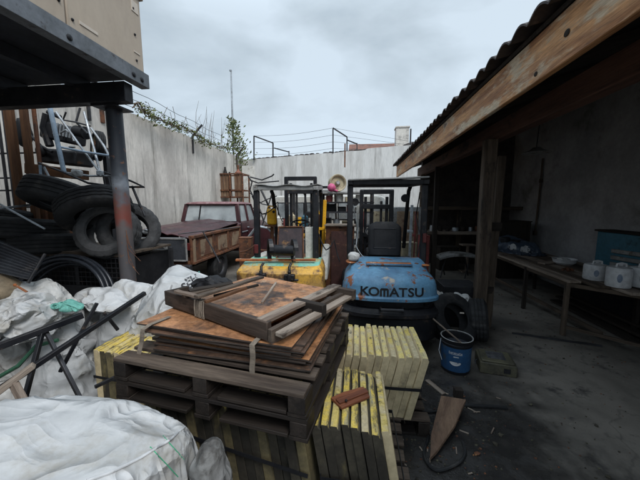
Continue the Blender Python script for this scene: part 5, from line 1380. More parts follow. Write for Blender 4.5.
for j in range(20): mb.bar((x0, 2.854, .12 + .055 * j), (x1, 2.854, .12 + .055 * j), .007, .007)
part(t, 'mesh', mb, m_steel)
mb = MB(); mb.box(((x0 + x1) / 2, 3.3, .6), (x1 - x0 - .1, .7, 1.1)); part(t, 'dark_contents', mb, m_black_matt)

# coil of black pipe
cc = at(60, 304, Y=2.58); rot = Vector((.05, -.97, .25)).normalized().to_track_quat('Z', 'Y').to_matrix()
mb = MB()
for k, (rr, dz) in enumerate(((.56, .0), (.53, .03), (.505, -.02), (.55, .05), (.48, .02), (.46, -.03), (.515, .07))):
    mb.tube([cc + rot @ Vector(((rr + .006 * math.sin(3 * a + k)) * math.cos(a), (rr + .006 * math.sin(3 * a + k)) * math.sin(a) * .92, dz - .05 + .01 * math.sin(2 * a + k))) for a in [2 * math.pi * i / 64 for i in range(64)]], .017, 9, closed=True)
solo('pipe_coil', 'large coil of glossy black plastic pipe standing on edge among the sacks', 'pipe coil', mb, m_pipe, smooth=60)
mb = MB(); c = at(52, 300, Y=2.75)
mb.box((c.x - .1, 2.84, .45), (1.2, .02, .8)); solo('scrap_bin', 'dark scrap bin behind the pipe coil', 'bin', mb, m_black_matt, bevel=.03)

# ribbed dark sheet
q = [at(-8, 237, Y=2.25), at(42, 259, Y=2.15), at(28, 280, Y=1.95), at(-12, 271, Y=2.0)]
mb = MB(); nn = (q[1] - q[0]).cross(q[3] - q[0]).normalized()
mb.grid(lambda u, v: (q[0].lerp(q[1], u)).lerp(q[3].lerp(q[2], u), v) + nn * .008 * math.sin(v * 62), 14, 80, thick=nn * -.006)
solo('ribbed_sheet', 'dark ribbed plastic sheet sloping at the left picture edge', 'sheet', mb, m_tailgate)
for (a_, b_, Y0, Y1, r, m, lab) in (((-6, 201), (45, 229), 2.5, 2.6, .010, m_galv, 'thin pale pole slanting down in front of the lying tyres'), ((-4, 209), (30, 205), 2.45, 2.9, .013, m_galv, 'thin pale pole lying level under the brown timbers'), ((28, 283), (45, 254), 1.95, 2.1, .012, m_black, 'black rod along the edge of the ribbed sheet')):
    mb = MB(); mb.tube([at(*a_, Y=Y0), at(*b_, Y=Y1)], r, 8); solo('pole', lab, 'pole', mb, m)
# crumpled tan box with a blade
sk = sack_mesh(at(0, 292, Y=1.95), (.30, .24, .22), 8, sub=5, e=.45, fold=.06, tilt=Matrix.Rotation(.5, 3, 'Y')); solo('crushed_box', 'crushed tan cardboard box at the left picture edge', 'cardboard box', sk, m_tan)
mb = MB(); mb.bar(at(15, 285, Y=1.85), at(27, 292, Y=1.85), .018, .008); mb.ball(at(15, 285, Y=1.85), .012, 10, 6); solo('knife', 'small orange-brown rusty knife resting on the crushed box', 'knife', mb, m_rustorange, bevel=.003)

# white sacks
TALL = {3: 313, 4: 300, 6: 333, 12: 372, 9: 330}
S = [((36, 300, 2.05), (.40, .30, .26), 1, m_bag_dirty, 'grey-white sack lying highest at the left beside the tan box'), ((16, 320, 1.85), (.30, .28, .30), 2, m_bag, 'white round sack bulging below the tan box'), ((62, 340, 2.2), (.46, .34, .70), 3, m_bag, 'tall white sack standing behind the black trestle legs'),
     ((98, 318, 2.6), (.40, .28, .66), 4, m_bag_dirty, 'dirty white sack between the trestle and the printed bag'), ((8, 358, 2.05), (.46, .34, .56), 6, m_bag_dirty, 'dirty white sack low at the left picture edge'), ((90, 350, 2.5), (.4, .26, .5), 9, m_bag_grey, 'grimy grey sack sagging beside the small slab stack'), ((40, 388, 2.2), (.5, .3, .3), 12, m_bag_dirty, 'flattened dirty sack on the floor under the trestle'),
     ((104, 298, 2.4), (.50, .28, .08), 14, m_bag, 'white plastic sheeting spread flat beside the pipe coil')]
for (p, sz, sd, m, lab) in S:
    cen = at(p[0], p[1], Y=p[2])
    if sd in TALL:
        top = at(p[0], TALL[sd], Y=p[2]).z; sz = (sz[0], sz[1], top); cen.z = top / 2
    sk = sim_bag(cen, sz, sd, slack=1.08, sub=(6 if sd in (1, 2, 3, 4, 6) else 5), e=.85, lump=.34, grow=.34 + .02 * (sd % 4), stiff=.12, tall=1.25, rotz=rg.uniform(-.5, .5), frames=22); solo('sack', lab, 'sack', sk, m, group='white sacks heaped at the left', smooth=60)
sk = sim_bag(at(66, 307, Y=1.98), (.26, .10, .035), 22, sub=5, e=.8, lump=.4, grow=.35, stiff=.1, frames=14); solo('teal_cloth', 'crumpled strip of teal cloth on the sacks', 'cloth', sk, m_teal_cloth)
# junk mass filling under the sacks
# printed bulk bag behind the boards
bigs = sim_bag(at(196, 318, Y=2.60), (1.04, .62, .86), 31, slack=1.09, sub=6, e=.75, lump=.22, grow=.24, stiff=.2, tall=1.0, rotz=.15, frames=24)
bg = thing('bulk_bag', 'white printed bulk bag slumped behind the board pile', 'bulk bag', (at(176, 312, Y=2.62).x, 2.62, .3))
part(bg, 'bag', bigs, m_bag, smooth=70)
bv = bvh_of(bigs)
c = at(208, 287, Y=2.4)
for tx, px, py, s_ in (('SL', 187, 286, .10), ('EH', 192, 280, .10)):
    pv = at(px, py, Y=2.3); pm = printed(bv, tx, pv, (.80, .30, .42), (-.42, .1, .80), s_, pv - Vector((0, 0, EYE)), .003); part(bg, 'print', pm, m_ink, smooth=0)
pv = at(199, 272, Y=2.3); d_ = (pv - Vector((0, 0, EYE))).normalized(); tri = [bv.ray_cast(pv + Vector(o_) - d_, d_)[0] for o_ in ((-.05, 0, -.02), (.05, .02, .01), (.0, .01, .035))]
pm = MB(); pm.add([q - d_ * .004 for q in tri], [(0, 1, 2)]) if all(q is not None for q in tri) else pm.box(pv, (.01, .01, .01)); part(bg, 'print', pm, m_teal_cloth, smooth=0)
sk = sim_bag(at(213, 283, Y=2.28), (.30, .12, .09), 35, sub=5, e=.8, lump=.3, grow=.25, stiff=.3, frames=16); solo('dark_opening', 'added black lump standing in for the dark opening of the printed bulk bag', 'sack', sk, m_black_matt, smooth=60)  # added black lump in place of the bag's shaded opening fold
pm = printed(bv, 'III', at(226, 287, Y=2.35), (.75, .25, .25), (-.3, .3, .8), .17, (.1, .82, -.55), .012) if False else None
mb = MB(); lc = at(140, 320, Y=2.56); lc.z = .49; lob = sim_bag(lc, (.44, .40, .98), 33, slack=1.1, sub=5, e=.75, lump=.25, grow=.2, stiff=.3, frames=20); part(bg, 'side_bulge', lob, m_bag, smooth=70)
mb = MB()
pts = []
for i in range(12):
    p = at(172 - 2.4 * i, 285 + 4.6 * i + 3 * math.sin(i), Y=1.2); d = (p - Vector((0, 0, EYE))).normalized(); h = bv.ray_cast(Vector((0, 0, EYE)), d)[0]
    if h is not None: pts.append(h - d * .004)
if len(pts) > 2: mb.tube(pts, .008, 6); part(bg, 'seam_cord', mb, m_bag_grey)

# black steel trestle
t = thing('steel_trestle', 'folding black steel trestle lying over the white sacks', 'trestle', at(60, 400, Y=1.7))
for (a_, b_, Y0, Y1, w, h, m, nm) in (((-2, 347), (83, 315), 1.50, 1.86, .04, .042, m_black, 'top_bar'), ((-3, 391), (145, 293), 1.32, 2.25, .032, .034, m_black, 'long_bar'),
                                      ((43, 329), (25, 398), 1.68, 1.50, .026, .028, m_black, 'leg'), ((45, 330), (80, 398), 1.70, 1.60, .022, .03, m_steel, 'leg'), ((97, 303), (60, 372), 1.92, 1.72, .024, .024, m_black, 'leg'), ((104, 312), (118, 330), 2.0, 2.05, .024, .024, m_black, 'leg')):
    mb = MB(); mb.bar(at(*a_, Y=Y0), at(*b_, Y=Y1), w, h); part(t, nm, mb, m, bevel=.004)
mb = MB(); mb.bar(at(-2, 392, Y=1.29), at(34, 365, Y=1.40), .052, .03); mb.bar(at(14, 384, Y=1.33), at(27, 408, Y=1.30), .045, .03, up=(0, 1, 0)); part(t, 'pale_board', mb, m_slat, bevel=.004)
mb = MB(); mb.tube([at(-3, 378, Y=1.6), at(18, 366, Y=1.62), at(36, 346, Y=1.7), at(58, 340, Y=1.75)], .014, 8); solo('green_hose', 'dark green hose draped across the sacks under the trestle', 'hose', mb, m_greenhose)

# foreground bulk bag
fbm = sim_bag((-1.30, .74, .47), (1.42, 1.02, .94), 47, slack=1.05, sub=7, e=.55, lump=.15, grow=.13, stiff=.35, tall=1.12, rotz=-.06, frames=24, q=3)
fg = thing('bulk_bag', 'big clean white bulk bag in the lower left foreground with thin green seams', 'bulk bag', (-1.35, .62, 0))
part(fg, 'bag', fbm, m_bag, smooth=70)
bv = bvh_of(fbm); eye = Vector((0, 0, EYE))


def drape(pix, off=.0012):
    out = []
    for i in range(len(pix) - 1):
        for j in range(10):
            x = pix[i][0] + (pix[i + 1][0] - pix[i][0]) * j / 10; y = pix[i][1] + (pix[i + 1][1] - pix[i][1]) * j / 10
            d = (at(x, y, Y=1) - eye).normalized(); h, n, k, dd = bv.ray_cast(eye, d)
            if h is not None and n is not None: out.append(h + n * off if n.dot(d) < 0 else h - n * off)
    return out


for pix in (((163, 436), (186, 462)), ((150, 447), (181, 480))):
    pts = drape(pix)
    if len(pts) > 3: mb = MB(); mb.tube(pts, .0018, 5); part(fg, 'green_seam', mb, m_green)
pts = drape(((188, 424), (170, 440), (140, 458), (108, 474), (84, 482)))
if len(pts) > 3:
    mb = MB(); mb.tube(pts, .006, 6); part(fg, 'hem', mb, m_bag, smooth=70)
for (x0_, x1_, y_) in ((-1.75, -1.55, .42),):
    P = []
    for i in range(13):
        t_ = i / 12; x_ = x0_ + (x1_ - x0_) * t_; h = bv.ray_cast(Vector((x_, y_ + .05 * math.sin(t_ * 3.1), 2)), Vector((0, 0, -1)))[0]
        if h is not None: P.append(h + Vector((0, 0, .006 + .05 * math.sin(math.pi * t_))))
    if len(P) > 6: part(fg, 'lifting_loop', ribbon(P, .05, (0, 1, .2)), m_bag)
sk = sim_bag((-.63, 1.10, .355), (.12, .17, .71), 52, sub=5, e=.8, lump=.2, grow=.2, stiff=.3, frames=20); solo('small_sack', 'small grimy grey sack between the foreground bag and the dark slabs', 'sack', sk, m_bag_grey, smooth=70)
# ================================================================== RIGHT SIDE: bench, pots, bucket, floor bits
rg = random.Random(17)
wt = thing('work_table', 'long rough timber work table on steel legs in the shed', 'table', (3.2, 5, 0))
x = 2.76
for k, (w, y0, m) in enumerate(((.17, 4.10, m_slat), (.16, 3.86, m_post), (.19, 3.60, m_slat), (.17, 3.42, m_post), (.18, 3.36, m_post), (.17, 3.38, m_slat))):
    mb = MB(); mb.bar((x + w / 2 + .02, y0, .745 + .004 * (k % 2)), (x + w / 2 + .11, 6.7, .745 + .004 * (k % 2)), w - .008, .035, n=8, wob=.003); part(wt, 'top_plank', mb, m, bevel=.004); x += w
for (a, b) in (((2.80, 4.12, 0), (2.80, 4.12, .727)), ((2.85, 5.15, 0), (2.85, 5.15, .727)), ((2.89, 6.45, 0), (2.89, 6.45, .727)), ((3.34, 3.55, 0), (3.34, 3.55, .727)), ((3.75, 6.45, 0), (3.75, 6.45, .727)), ((3.72, 4.2, 0), (3.72, 4.2, .727))):
    mb = MB(); mb.bar(a, b, .05, .05, up=(0, 1, 0)); part(wt, 'leg', mb, m_post if a[1] < 5 and a[0] < 3 else m_dark, bevel=.004)
mb = MB(); mb.bar((2.82, 4.15, .70), (2.91, 6.6, .70), .04, .055); mb.bar((2.86, 6.4, .25), (3.14, 3.95, .12), .04, .05); mb.bar((2.82, 4.12, .12), (3.34, 3.62, .12), .035, .04); mb.bar((2.80, 4.14, .70), (3.36, 3.6, .70), .035, .05)
part(wt, 'rail', mb, m_post, bevel=.004)


def pot(px, py, r, h, lab, lid=True):
    c = at(px, py, z=.77); c.z = .768
    t = thing('canister', lab, 'canister', c)
    mb = MB(); mb.lathe([(0, 0), (r * .95, 0), (r, .012), (r, h - .02), (r * .93, h), (r * .55, h + .012), (0, h + .014)], 32, c); part(t, 'body', mb, m_enamel)
    mb = MB(); mb.tube([c + Vector((-.055, -.02, h + .006)), c + Vector((-.05, -.02, h + .045)), c + Vector((.0, -.02, h + .055)), c + Vector((.05, -.02, h + .045)), c + Vector((.055, -.02, h + .006))], .011, 8); part(t, 'handle', mb, m_enamel)
    mb = MB(); mb.tube([c + Vector((.06, .05, h + .004)), c + Vector((.06, .05, h + .035))], .026, 14); part(t, 'cap', mb, m_enamel)
    d = (Vector((0, 0, 0)) - Vector((c.x, c.y, 0))).normalized(); a0 = math.atan2(d.y, d.x)
    mb = MB()
    mb.grid(lambda u, v: Vector((c.x + (r + .0015) * math.cos(a0 + .1 + .32 * (u - .5)), c.y + (r + .0015) * math.sin(a0 + .1 + .32 * (u - .5)), c.z + h * (.3 + .42 * v))), 8, 6)
    # an oval faded print
    mb = MB(); ring = []
    for rr in (0, .5, 1):
        ring.append([Vector((c.x + (r + .0018) * math.cos(a0 + .1 + .20 * rr * math.cos(q)), c.y + (r + .0018) * math.sin(a0 + .1 + .20 * rr * math.cos(q)), c.z + h * (.5 + .22 * rr * math.sin(q)))) for q in [2 * math.pi * i / 20 for i in range(20)]])
    mb.loft(ring[1:], cap0=True, cap1=False); part(t, 'print', mb, m_label_blue)


pot(594.5, 279, .125, .20, 'squat white canister on the table nearest the white dish')
pot(617.5, 286, .118, .235, 'tall white canister at the end of the table, middle of the three')
pot(640, 286, .115, .23, 'white canister at the table end, cut by the picture edge')
c = at(564, 264, z=.77); t = thing('dish', 'shallow white enamel dish on the work table', 'dish', (c.x, c.y, .768))
mb = MB(); mb.lathe([(0, .768), (.11, .768), (.15, .80), (.165, .855), (.172, .862), (.16, .858), (.14, .80), (.10, .785), (0, .785)], 30, (c.x, c.y, 0)); part(t, 'bowl', mb, m_enamel)
mb = MB(); mb.ball((c.x - .02, c.y, .83), .10, 14, 8, sc=(1, 1, .5), wob=.4); part(t, 'contents', mb, m_bag_dirty)
c = at(568, 271, z=.77); mb = MB(); mb.tube([(c.x - .08, c.y, .79), (c.x, c.y + .03, .80), (c.x + .07, c.y - .02, .79)], .02, 8); mb.ball((c.x, c.y, .79), .03, 10, 6); solo('rusty_fitting', 'small rusty pipe fitting on the table in front of the dish', 'pipe fitting', mb, m_rust)
a, b = at(541, 264, z=.77), at(560, 262, z=.77); mb = MB(); mb.bar((a.x, a.y, .783), (b.x, b.y, .783), .12, .025); solo('wood_block', 'flat pale board offcut on the work table', 'wood offcut', mb, m_slat, bevel=.004)
# tarpaulin bundle
c = at(520, 253, z=.77); tp = sim_bag((c.x, c.y + .12, .768 + .13), (.55, .92, .26), 61, sub=6, e=.8, lump=.3, grow=.2, stiff=.4, rotz=.5, frames=20)
t = thing('tarpaulin_bundle', 'bundle of blue-grey tarpaulin with white patches on the work table', 'tarpaulin', (c.x, c.y, .768)); part(t, 'tarpaulin', tp, m_tarp, smooth=60)
bv2 = bvh_of(tp)
for k, (px, py, s) in enumerate(((513, 247, .10), (525, 249, .12))):
    d = (at(px, py, Y=5) - Vector((0, 0, EYE))).normalized(); u = Vector((d.y, -d.x, 0)).normalized(); v_ = u.cross(d)
    ring = [[], []]
    for q in range(16):
        for j, rr in enumerate((1, .5)):
            rr *= .8 + .5 * noise.noise(Vector((math.cos(q * math.pi / 8) * 1.7, math.sin(q * math.pi / 8) * 1.7, k * 3.3)))
            o = Vector((0, 0, EYE)) + (u * math.cos(q * math.pi / 8) * s * rr + v_ * math.sin(q * math.pi / 8) * s * .7 * rr)
            h, n_, i_, d_ = bv2.ray_cast(o, d); ring[j].append(h - d * .004 if h is not None else None)
    if all(p is not None for r_ in ring for p in r_): mb = MB(); mb.loft(ring, cap0=False, cap1=True); part(t, 'white_patch', mb, m_bag, smooth=60)
c = at(521, 236, Y=6.3); mb = MB(); mb.box((c.x + .05, 6.5, .90), (.22, .2, .26), .3); mb.tube([(c.x - .2, 6.5, .77), (c.x - .2, 6.5, 1.08)], .09, 14); solo('dark_jug', 'dark plastic jug and drum behind the tarpaulin bundle', 'jug', mb, m_black_matt, bevel=.02)
# blue cabinet with pale slats against the wall
a = at(598, 278, X=4.2); zt2 = at(602, 231, X=4.2).z
t = thing('blue_cabinet', 'dark blue metal cabinet with pale slats against the shed wall', 'cabinet', (4.2, a.y - .8, 0))
mb = MB(); mb.box((4.24, a.y - .95, zt2 / 2), (.26, 1.9, zt2)); part(t, 'body', mb, m_bluecab, bevel=.012)
mb = MB(); mb.box((4.23, a.y - .95, zt2 + .016), (.30, 1.96, .03)); part(t, 'top', mb, m_dark, bevel=.005)
mb = MB()
for k in range(5): mb.box((4.09, a.y - 1.15, zt2 - .26 - .105 * k), (.035, 1.6, .062), Matrix.Rotation(-.03, 3, 'X'))
part(t, 'slats', mb, m_greymetal, bevel=.006)
for k in range(5):
    mb = MB(); mb.bar((3.55 + .10 * k, 3.3 + .05 * k, .02 + .075 * k), (3.62 + .08 * k, 5.6, .03 + .075 * k), .16, .03)
    solo('stored_plank', 'dark plank stored under the work table, ' + ORD[k] + ' up from the floor', 'plank', mb, m_dark, group='planks stored under the work table', bevel=.003)
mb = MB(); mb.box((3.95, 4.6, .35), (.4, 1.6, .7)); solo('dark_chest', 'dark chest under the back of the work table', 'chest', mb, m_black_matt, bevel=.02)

# rear of the shed: shelving, low bench
t = thing('wall_shelf', 'shelving with two timber shelves at the far end of the shed', 'shelf', (3, 8.7, 0))
for zz in (1.66, .98):
    mb = MB(); mb.bar((1.95, 8.65, zz), (5.3, 8.65, zz), .62, .09, n=6, wob=.006); part(t, 'shelf_board', mb, m_post if zz > 1 else m_slat, bevel=.006)
for xx in (2.0, 2.9, 3.9, 5.2):
    mb = MB(); mb.bar((xx, 8.62, 0), (xx, 8.62, 1.70), .11, .09, up=(0, 1, 0)); part(t, 'upright', mb, m_post, bevel=.006)
for k in range(12):
    xx = 2.15 + k * .2; nm, m = rg.choice((('pot', m_steel), ('tin', m_rust), ('box', m_dark), ('tin', m_galv))); r_ = rg.uniform(.05, .09); h_ = rg.uniform(.06, .16)
    mb = MB(); mb.lathe([(0, 0), (r_, 0), (r_ * 1.05, h_ * .5), (r_ * .9, h_), (0, h_)], 14, (xx, 8.45, 1.027)); solo('dusty_tin', 'dusty tin on the lower far shelf of the shed, ' + ORD[k] + ' from the yard side', 'tin', mb, m, group='tins on the far shelf')
t = thing('low_bench', 'low bench with pale worn padded top near the far shelves', 'bench', (2.55, 7.4, 0))
c = at(456, 253, Y=7.3); mb = MB()
mb.grid(lambda u, v: Vector((c.x - .42 + .84 * u, 7.1 + .45 * v, c.z + .02 - .10 * (u - .5) ** 2 * 4 * (.4 if u > .5 else 1) - .02 * (2 * v - 1) ** 4)), 20, 8, thick=(0, 0, -.06)); part(t, 'seat', mb, m_bag_grey, bevel=.01)
for sx_ in (-.28, .28):
    mb = MB(); mb.tube([(c.x + sx_ - .1, 7.15, 0), (c.x + sx_ + .08, 7.35, c.z - .05)], .016, 7); part(t, 'leg', mb, m_steel)
    mb = MB(); mb.tube([(c.x + sx_ + .1, 7.5, 0), (c.x + sx_ - .08, 7.3, c.z - .05)], .016, 7); part(t, 'leg', mb, m_steel)
c = at(468, 243, Y=7.9); mb = MB(); mb.box((c.x, 7.9, .72), (.34, .3, .035)); mb.bar((c.x, 7.9, 0), (c.x, 7.9, .7), .06, .06, up=(0, 1, 0)); mb.box((c.x, 7.9, .015), (.3, .3, .03)); solo('small_stand', 'small pale-topped stand beside the low bench', 'stand', mb, m_slat, bevel=.006)
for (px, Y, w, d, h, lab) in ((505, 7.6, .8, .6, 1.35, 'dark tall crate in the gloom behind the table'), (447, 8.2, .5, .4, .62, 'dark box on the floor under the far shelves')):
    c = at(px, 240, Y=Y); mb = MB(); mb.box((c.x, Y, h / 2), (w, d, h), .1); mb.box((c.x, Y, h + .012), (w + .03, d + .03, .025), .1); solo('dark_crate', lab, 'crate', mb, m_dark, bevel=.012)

# bucket
bc = at(461, 376, z=0); bc = Vector((bc.x - .015, bc.y + .14, 0)); r = .152; h = .365
t = thing('paint_bucket', 'open blue paint bucket with a stirring stick by the shed post', 'bucket', bc)
mb = MB(); mb.lathe([(0, 0), (r * .90, 0), (r * .92, .008), (r * .99, h - .06), (r * 1.05, h - .055), (r * 1.05, h - .045), (r * 1.0, h - .04), (r * 1.03, h - .008), (r * 1.05, h), (r * .97, h), (r * .9, .10), (0, .10)], 40, bc, mi=0)
part(t, 'pail', mb, m_black_matt)
mb = MB(); mb.lathe([(r * .935, .035), (r * .982, h - .075)], 40, bc + Vector((0, 0, 0)), fn=lambda k, i, a, b: (a + .0025, b)); part(t, 'label_band', mb, m_bucket)
mb = MB(); mb.lathe([(r * 1.03, h - .006), (r * 1.06, h + .002), (r * 1.0, h + .004), (r * .965, h - .004)], 40, bc); part(t, 'rim', mb, m_greymetal)
d = (Vector((0, 0, 0)) - bc); a0 = math.atan2(d.y, d.x)


def on_pail(vs, zc, ang=0):
    return [Vector((bc.x + (rr + .005) * math.cos(a0 + ang + v.x / r), bc.y + (rr + .005) * math.sin(a0 + ang + v.x / r), zc + v.y)) for v in vs for rr in (r * (.93 + .06 * (zc + v.y) / h),)]


mb = MB()
for k in range(8):
    xa = -.066 + .0165 * k; hh = .026 + .004 * (k % 3 == 0)
    for (u0, v0, u1, v1) in ((xa, 0, xa + .0035, hh), (xa + .0085, 0, xa + .0115, hh * (.6 + .4 * (k % 2))), (xa, hh * (.45 if k % 2 else .85), xa + .0105, hh * (.45 if k % 2 else .85) + .0045)):
        mb.add(on_pail([Vector(q) for q in ((u0, v0, 0), (u1, v0, 0), (u1, v1, 0), (u0, v1, 0))], .222), [(0, 1, 2, 3)])
mb.add(on_pail([Vector(q) for q in ((-.02, 0, 0), (.03, 0, 0), (.03, .01, 0), (-.02, .01, 0))], .195), [(0, 1, 2, 3)])
part(t, 'worn_print', mb, m_enamel, smooth=0)
vs = [Vector((.055 * math.cos(q), .020 * math.sin(q) + .006 * math.cos(2 * q), 0)) for q in [2 * math.pi * i / 22 for i in range(22)]]; mb = MB(); mb.add(on_pail(vs, .13), [tuple(range(22))]); part(t, 'printed_patch', mb, m_enamel, smooth=0)
mb = MB(); mb.lathe([(0, .28), (r * .955, .28)], 30, bc); part(t, 'paint', mb, m_blueblack)
mb = MB(); mb.bar(bc + Vector((.08, -.02, .27)), bc + Vector((-.22, .12, .50)), .018, .012); solo('stir_stick', 'grey stirring stick leaning out of the blue bucket', 'stick', mb, m_slat, bevel=.002)
mb = MB(); mb.tube([bc + Vector((-.16, .0, h - .03)), bc + Vector((-.19, -.05, h - .14)), bc + Vector((-.17, -.10, h - .22))], .004, 6); part(t, 'bail', mb, m_galv)

# olive square tin
c = at(498, 372, z=0); t = thing('square_tin', 'squat olive square tin lying on the floor beside the blue bucket', 'tin', (c.x, c.y + .08, 0), R(-12))
mb = MB(); mb.box((0, 0, .06), (.34, .30, .12)); mb.box((0, 0, .128), (.30, .26, .018)); part(t, 'body', mb, m_olive, bevel=.016, world=False)
mb = MB(); mb.box((.0, .01, .139), (.17, .16, .008)); part(t, 'dark_label', mb, m_ink, bevel=.002, world=False)
mb = MB(); mb.tube([(-.17, 0, .07), (-.19, 0, .05), (-.185, -.02, .02)], .008, 6); mb.box((.08, -.153, .06), (.06, .008, .05)); part(t, 'latch', mb, m_steel, world=False)

# tyre by the post, plastic sheet
c = at(452, 314, Y=3.72); c.z = .315
tm = tyre_mb(c, (.35, -.75, .55), .32, .17, .22); solo('tyre', 'large black tyre leaning between the blue forklift and the shed post', 'tyre', tm, m_rubber, smooth=30)
c2 = at(478, 316, Y=3.85); c2.z = .27; tm = tyre_mb(c2, (.95, -.3, .1), .27, .15, .20); solo('tyre', 'black tyre standing on edge against the foot of the shed post', 'tyre', tm, m_rubber, smooth=30)
mb = MB(); p = at(462, 313, Y=3.58); mb.box(p, (.05, .006, .016)); solo('paper_tag', 'small white tag on the leaning black tyre', 'tag', mb, m_plate)
sk = sim_bag(at(456, 296, Y=4.35), (.50, .40, .14), 71, sub=5, e=.8, lump=.3, grow=.2, stiff=.3, frames=18); solo('plastic_sheet', 'crumpled white plastic sheet behind the leaning tyre', 'plastic sheet', sk, m_bag_dirty)
mb = MB(); p = at(456, 310, Y=4.4); mb.box((p.x, 4.42, .30), (.5, .42, .60)); solo('covered_box', 'dark box beneath the crumpled white plastic sheet', 'box', mb, m_black_matt, bevel=.01)

# broken plank and floor scraps
t = thing('broken_plank', 'broken brown plank lying at a slant on the wet floor', 'plank', at(448, 428, z=0))
q = [at(441, 398, z=.10), at(466, 402, z=.09), at(455, 428, z=.06), at(437, 454, z=.02), at(430, 461, z=.015), at(431, 437, z=.04)]
mb = MB(); mb.prism(q, (0, .004, .022)); mb.g = [Vector(((v - q[0]).dot((q[4] - q[0]).normalized()), (v - q[0]).cross((q[4] - q[0]).normalized()).length * 1.0, v.z)) for v in mb.v]; part(t, 'board', mb, wood('grey_brown_plank', (.21, .135, .09), (.13, .08, .055), (.07, .05, .04), rough=.7), bevel=.003)
mb = MB(); k_ = at(459, 400, z=.0); mb.box((k_.x, k_.y + .03, .045), (.07, .06, .09)); part(t, 'batten', mb, m_dark)
mb = MB(); a, b = at(427, 380, z=.008), at(444, 394, z=.008); mb.bar(a, b, .045, .012); solo('wood_scrap', 'short pale wood scrap on the floor near the bucket', 'wood scrap', mb, m_slat, bevel=.002)
mb = MB(); a, b = at(447, 404, z=.01), at(507, 408, z=.01); mb.bar(a.lerp(b, 0), b, .03, .014, n=5, wob=.006); solo('rubber_strip', 'thin black rubber strip on the floor beyond the broken plank', 'rubber strip', mb, m_rubber)
mb = MB(); P = [(418, 425), (428, 436), (424, 455), (436, 470), (458, 463), (465, 452), (462, 440)]; PP = [at(x, y, z=.014) for x, y in P]; CR = []
for i in range(len(PP) - 1):
    p0, p1, p2, p3 = PP[max(i - 1, 0)], PP[i], PP[i + 1], PP[min(i + 2, len(PP) - 1)]
    for j in range(6):
        t_ = j / 6; CR.append(.5 * ((2 * p1) + (p2 - p0) * t_ + (2 * p0 - 5 * p1 + 4 * p2 - p3) * t_ ** 2 + (3 * p1 - p0 - 3 * p2 + p3) * t_ ** 3))
mb.tube(CR, .010, 7); P = [(412, 408), (430, 412), (446, 410)]; mb.tube([at(x, y, z=.012) for x, y in P], .010, 7)
solo('rubber_hose', 'loop of black rubber hose on the wet floor round the broken plank', 'hose', mb, m_rubber)
mb = MB(); a, b = at(512, 333, z=.012), at(602, 346, z=.012); mb.bar(a, b, .022, .018, n=6, wob=.004); solo('floor_stick', 'thin dark stick lying on the floor in front of the work table', 'stick', mb, m_steel)
mb = MB()
for k in range(1500):
    if k < 500: p = Vector((rg.gauss(.6, .36), rg.gauss(1.9, .5), 0))
    else: p = Vector((rg.uniform(.3, 4.2), rg.uniform(1.5, 6.5), 0))
    s = rg.uniform(.003, .009) * (2.0 if rg.random() < .06 else 1); mb.ball((p.x, p.y, s * .4), s, 5, 3, sc=(rg.uniform(.8, 1.6), rg.uniform(.7, 1.3), .6), wob=.5, seed=k, mi=k % 3)
o = mb.build('debris', [m_olive, m_slab_dk, m_rust], smooth=0); tag(o, kind='stuff')
mb = MB(); sh_ = random.Random(4)
for k in range(48):
    p = Vector((sh_.uniform(.35, 1.1), sh_.uniform(1.5, 2.6), .004)) if k < 26 else Vector((sh_.uniform(.6, 3.6), sh_.uniform(1.6, 6.5), .004)); L_ = sh_.uniform(.02, .09); a = sh_.uniform(0, 3.1); mb.bar(p, p + Vector((math.cos(a) * L_, math.sin(a) * L_, .003)), sh_.uniform(.006, .016), .005)
o = mb.build('wood_litter', m_slat, smooth=0); tag(o, kind='stuff')

# loose cables and scrap among the forklifts
for (pts, r, m, nm, lab) in (([(252, 196, 4.3), (262, 214, 4.5), (276, 205, 4.9), (283, 222, 5.1)], .008, m_black, 'cable', 'black cable drooping inside the guard of the worn yellow forklift'),
                             ([(318, 232, 4.6), (326, 250, 4.5), (334, 240, 4.7), (340, 262, 4.6)], .010, m_black, 'hose', 'dark hose hanging beside the worn yellow forklift'),
                             ([(353, 205, 4.2), (358, 226, 4.3), (356, 246, 4.2), (366, 258, 4.1)], .007, m_galv, 'cable', 'pale cable hanging down the left post of the blue forklift'),
                             ([(420, 192, 4.4), (416, 214, 4.6), (421, 236, 4.4), (417, 256, 4.3)], .008, m_black, 'cable', 'black cable hanging down the right side of the blue forklift'),
                             ([(240, 252, 4.6), (256, 244, 4.7), (262, 250, 4.6), (272, 246, 4.6)], .014, m_rust, 'pipe', 'rusty bent pipe lying behind the yellow counterweight')):
    P = [at(x, y, Y=yy) for x, y, yy in pts]; Q = []
    for i in range(len(P) - 1):
        for j in range(5): Q.append(P[i].lerp(P[i + 1], j / 5) + Vector((0, .01 * math.sin(j), -.035 * math.sin(math.pi * j / 5))))
    mb = MB(); mb.tube(Q + [P[-1]], r, 7); solo(nm, lab, nm, mb, m, smooth=60)
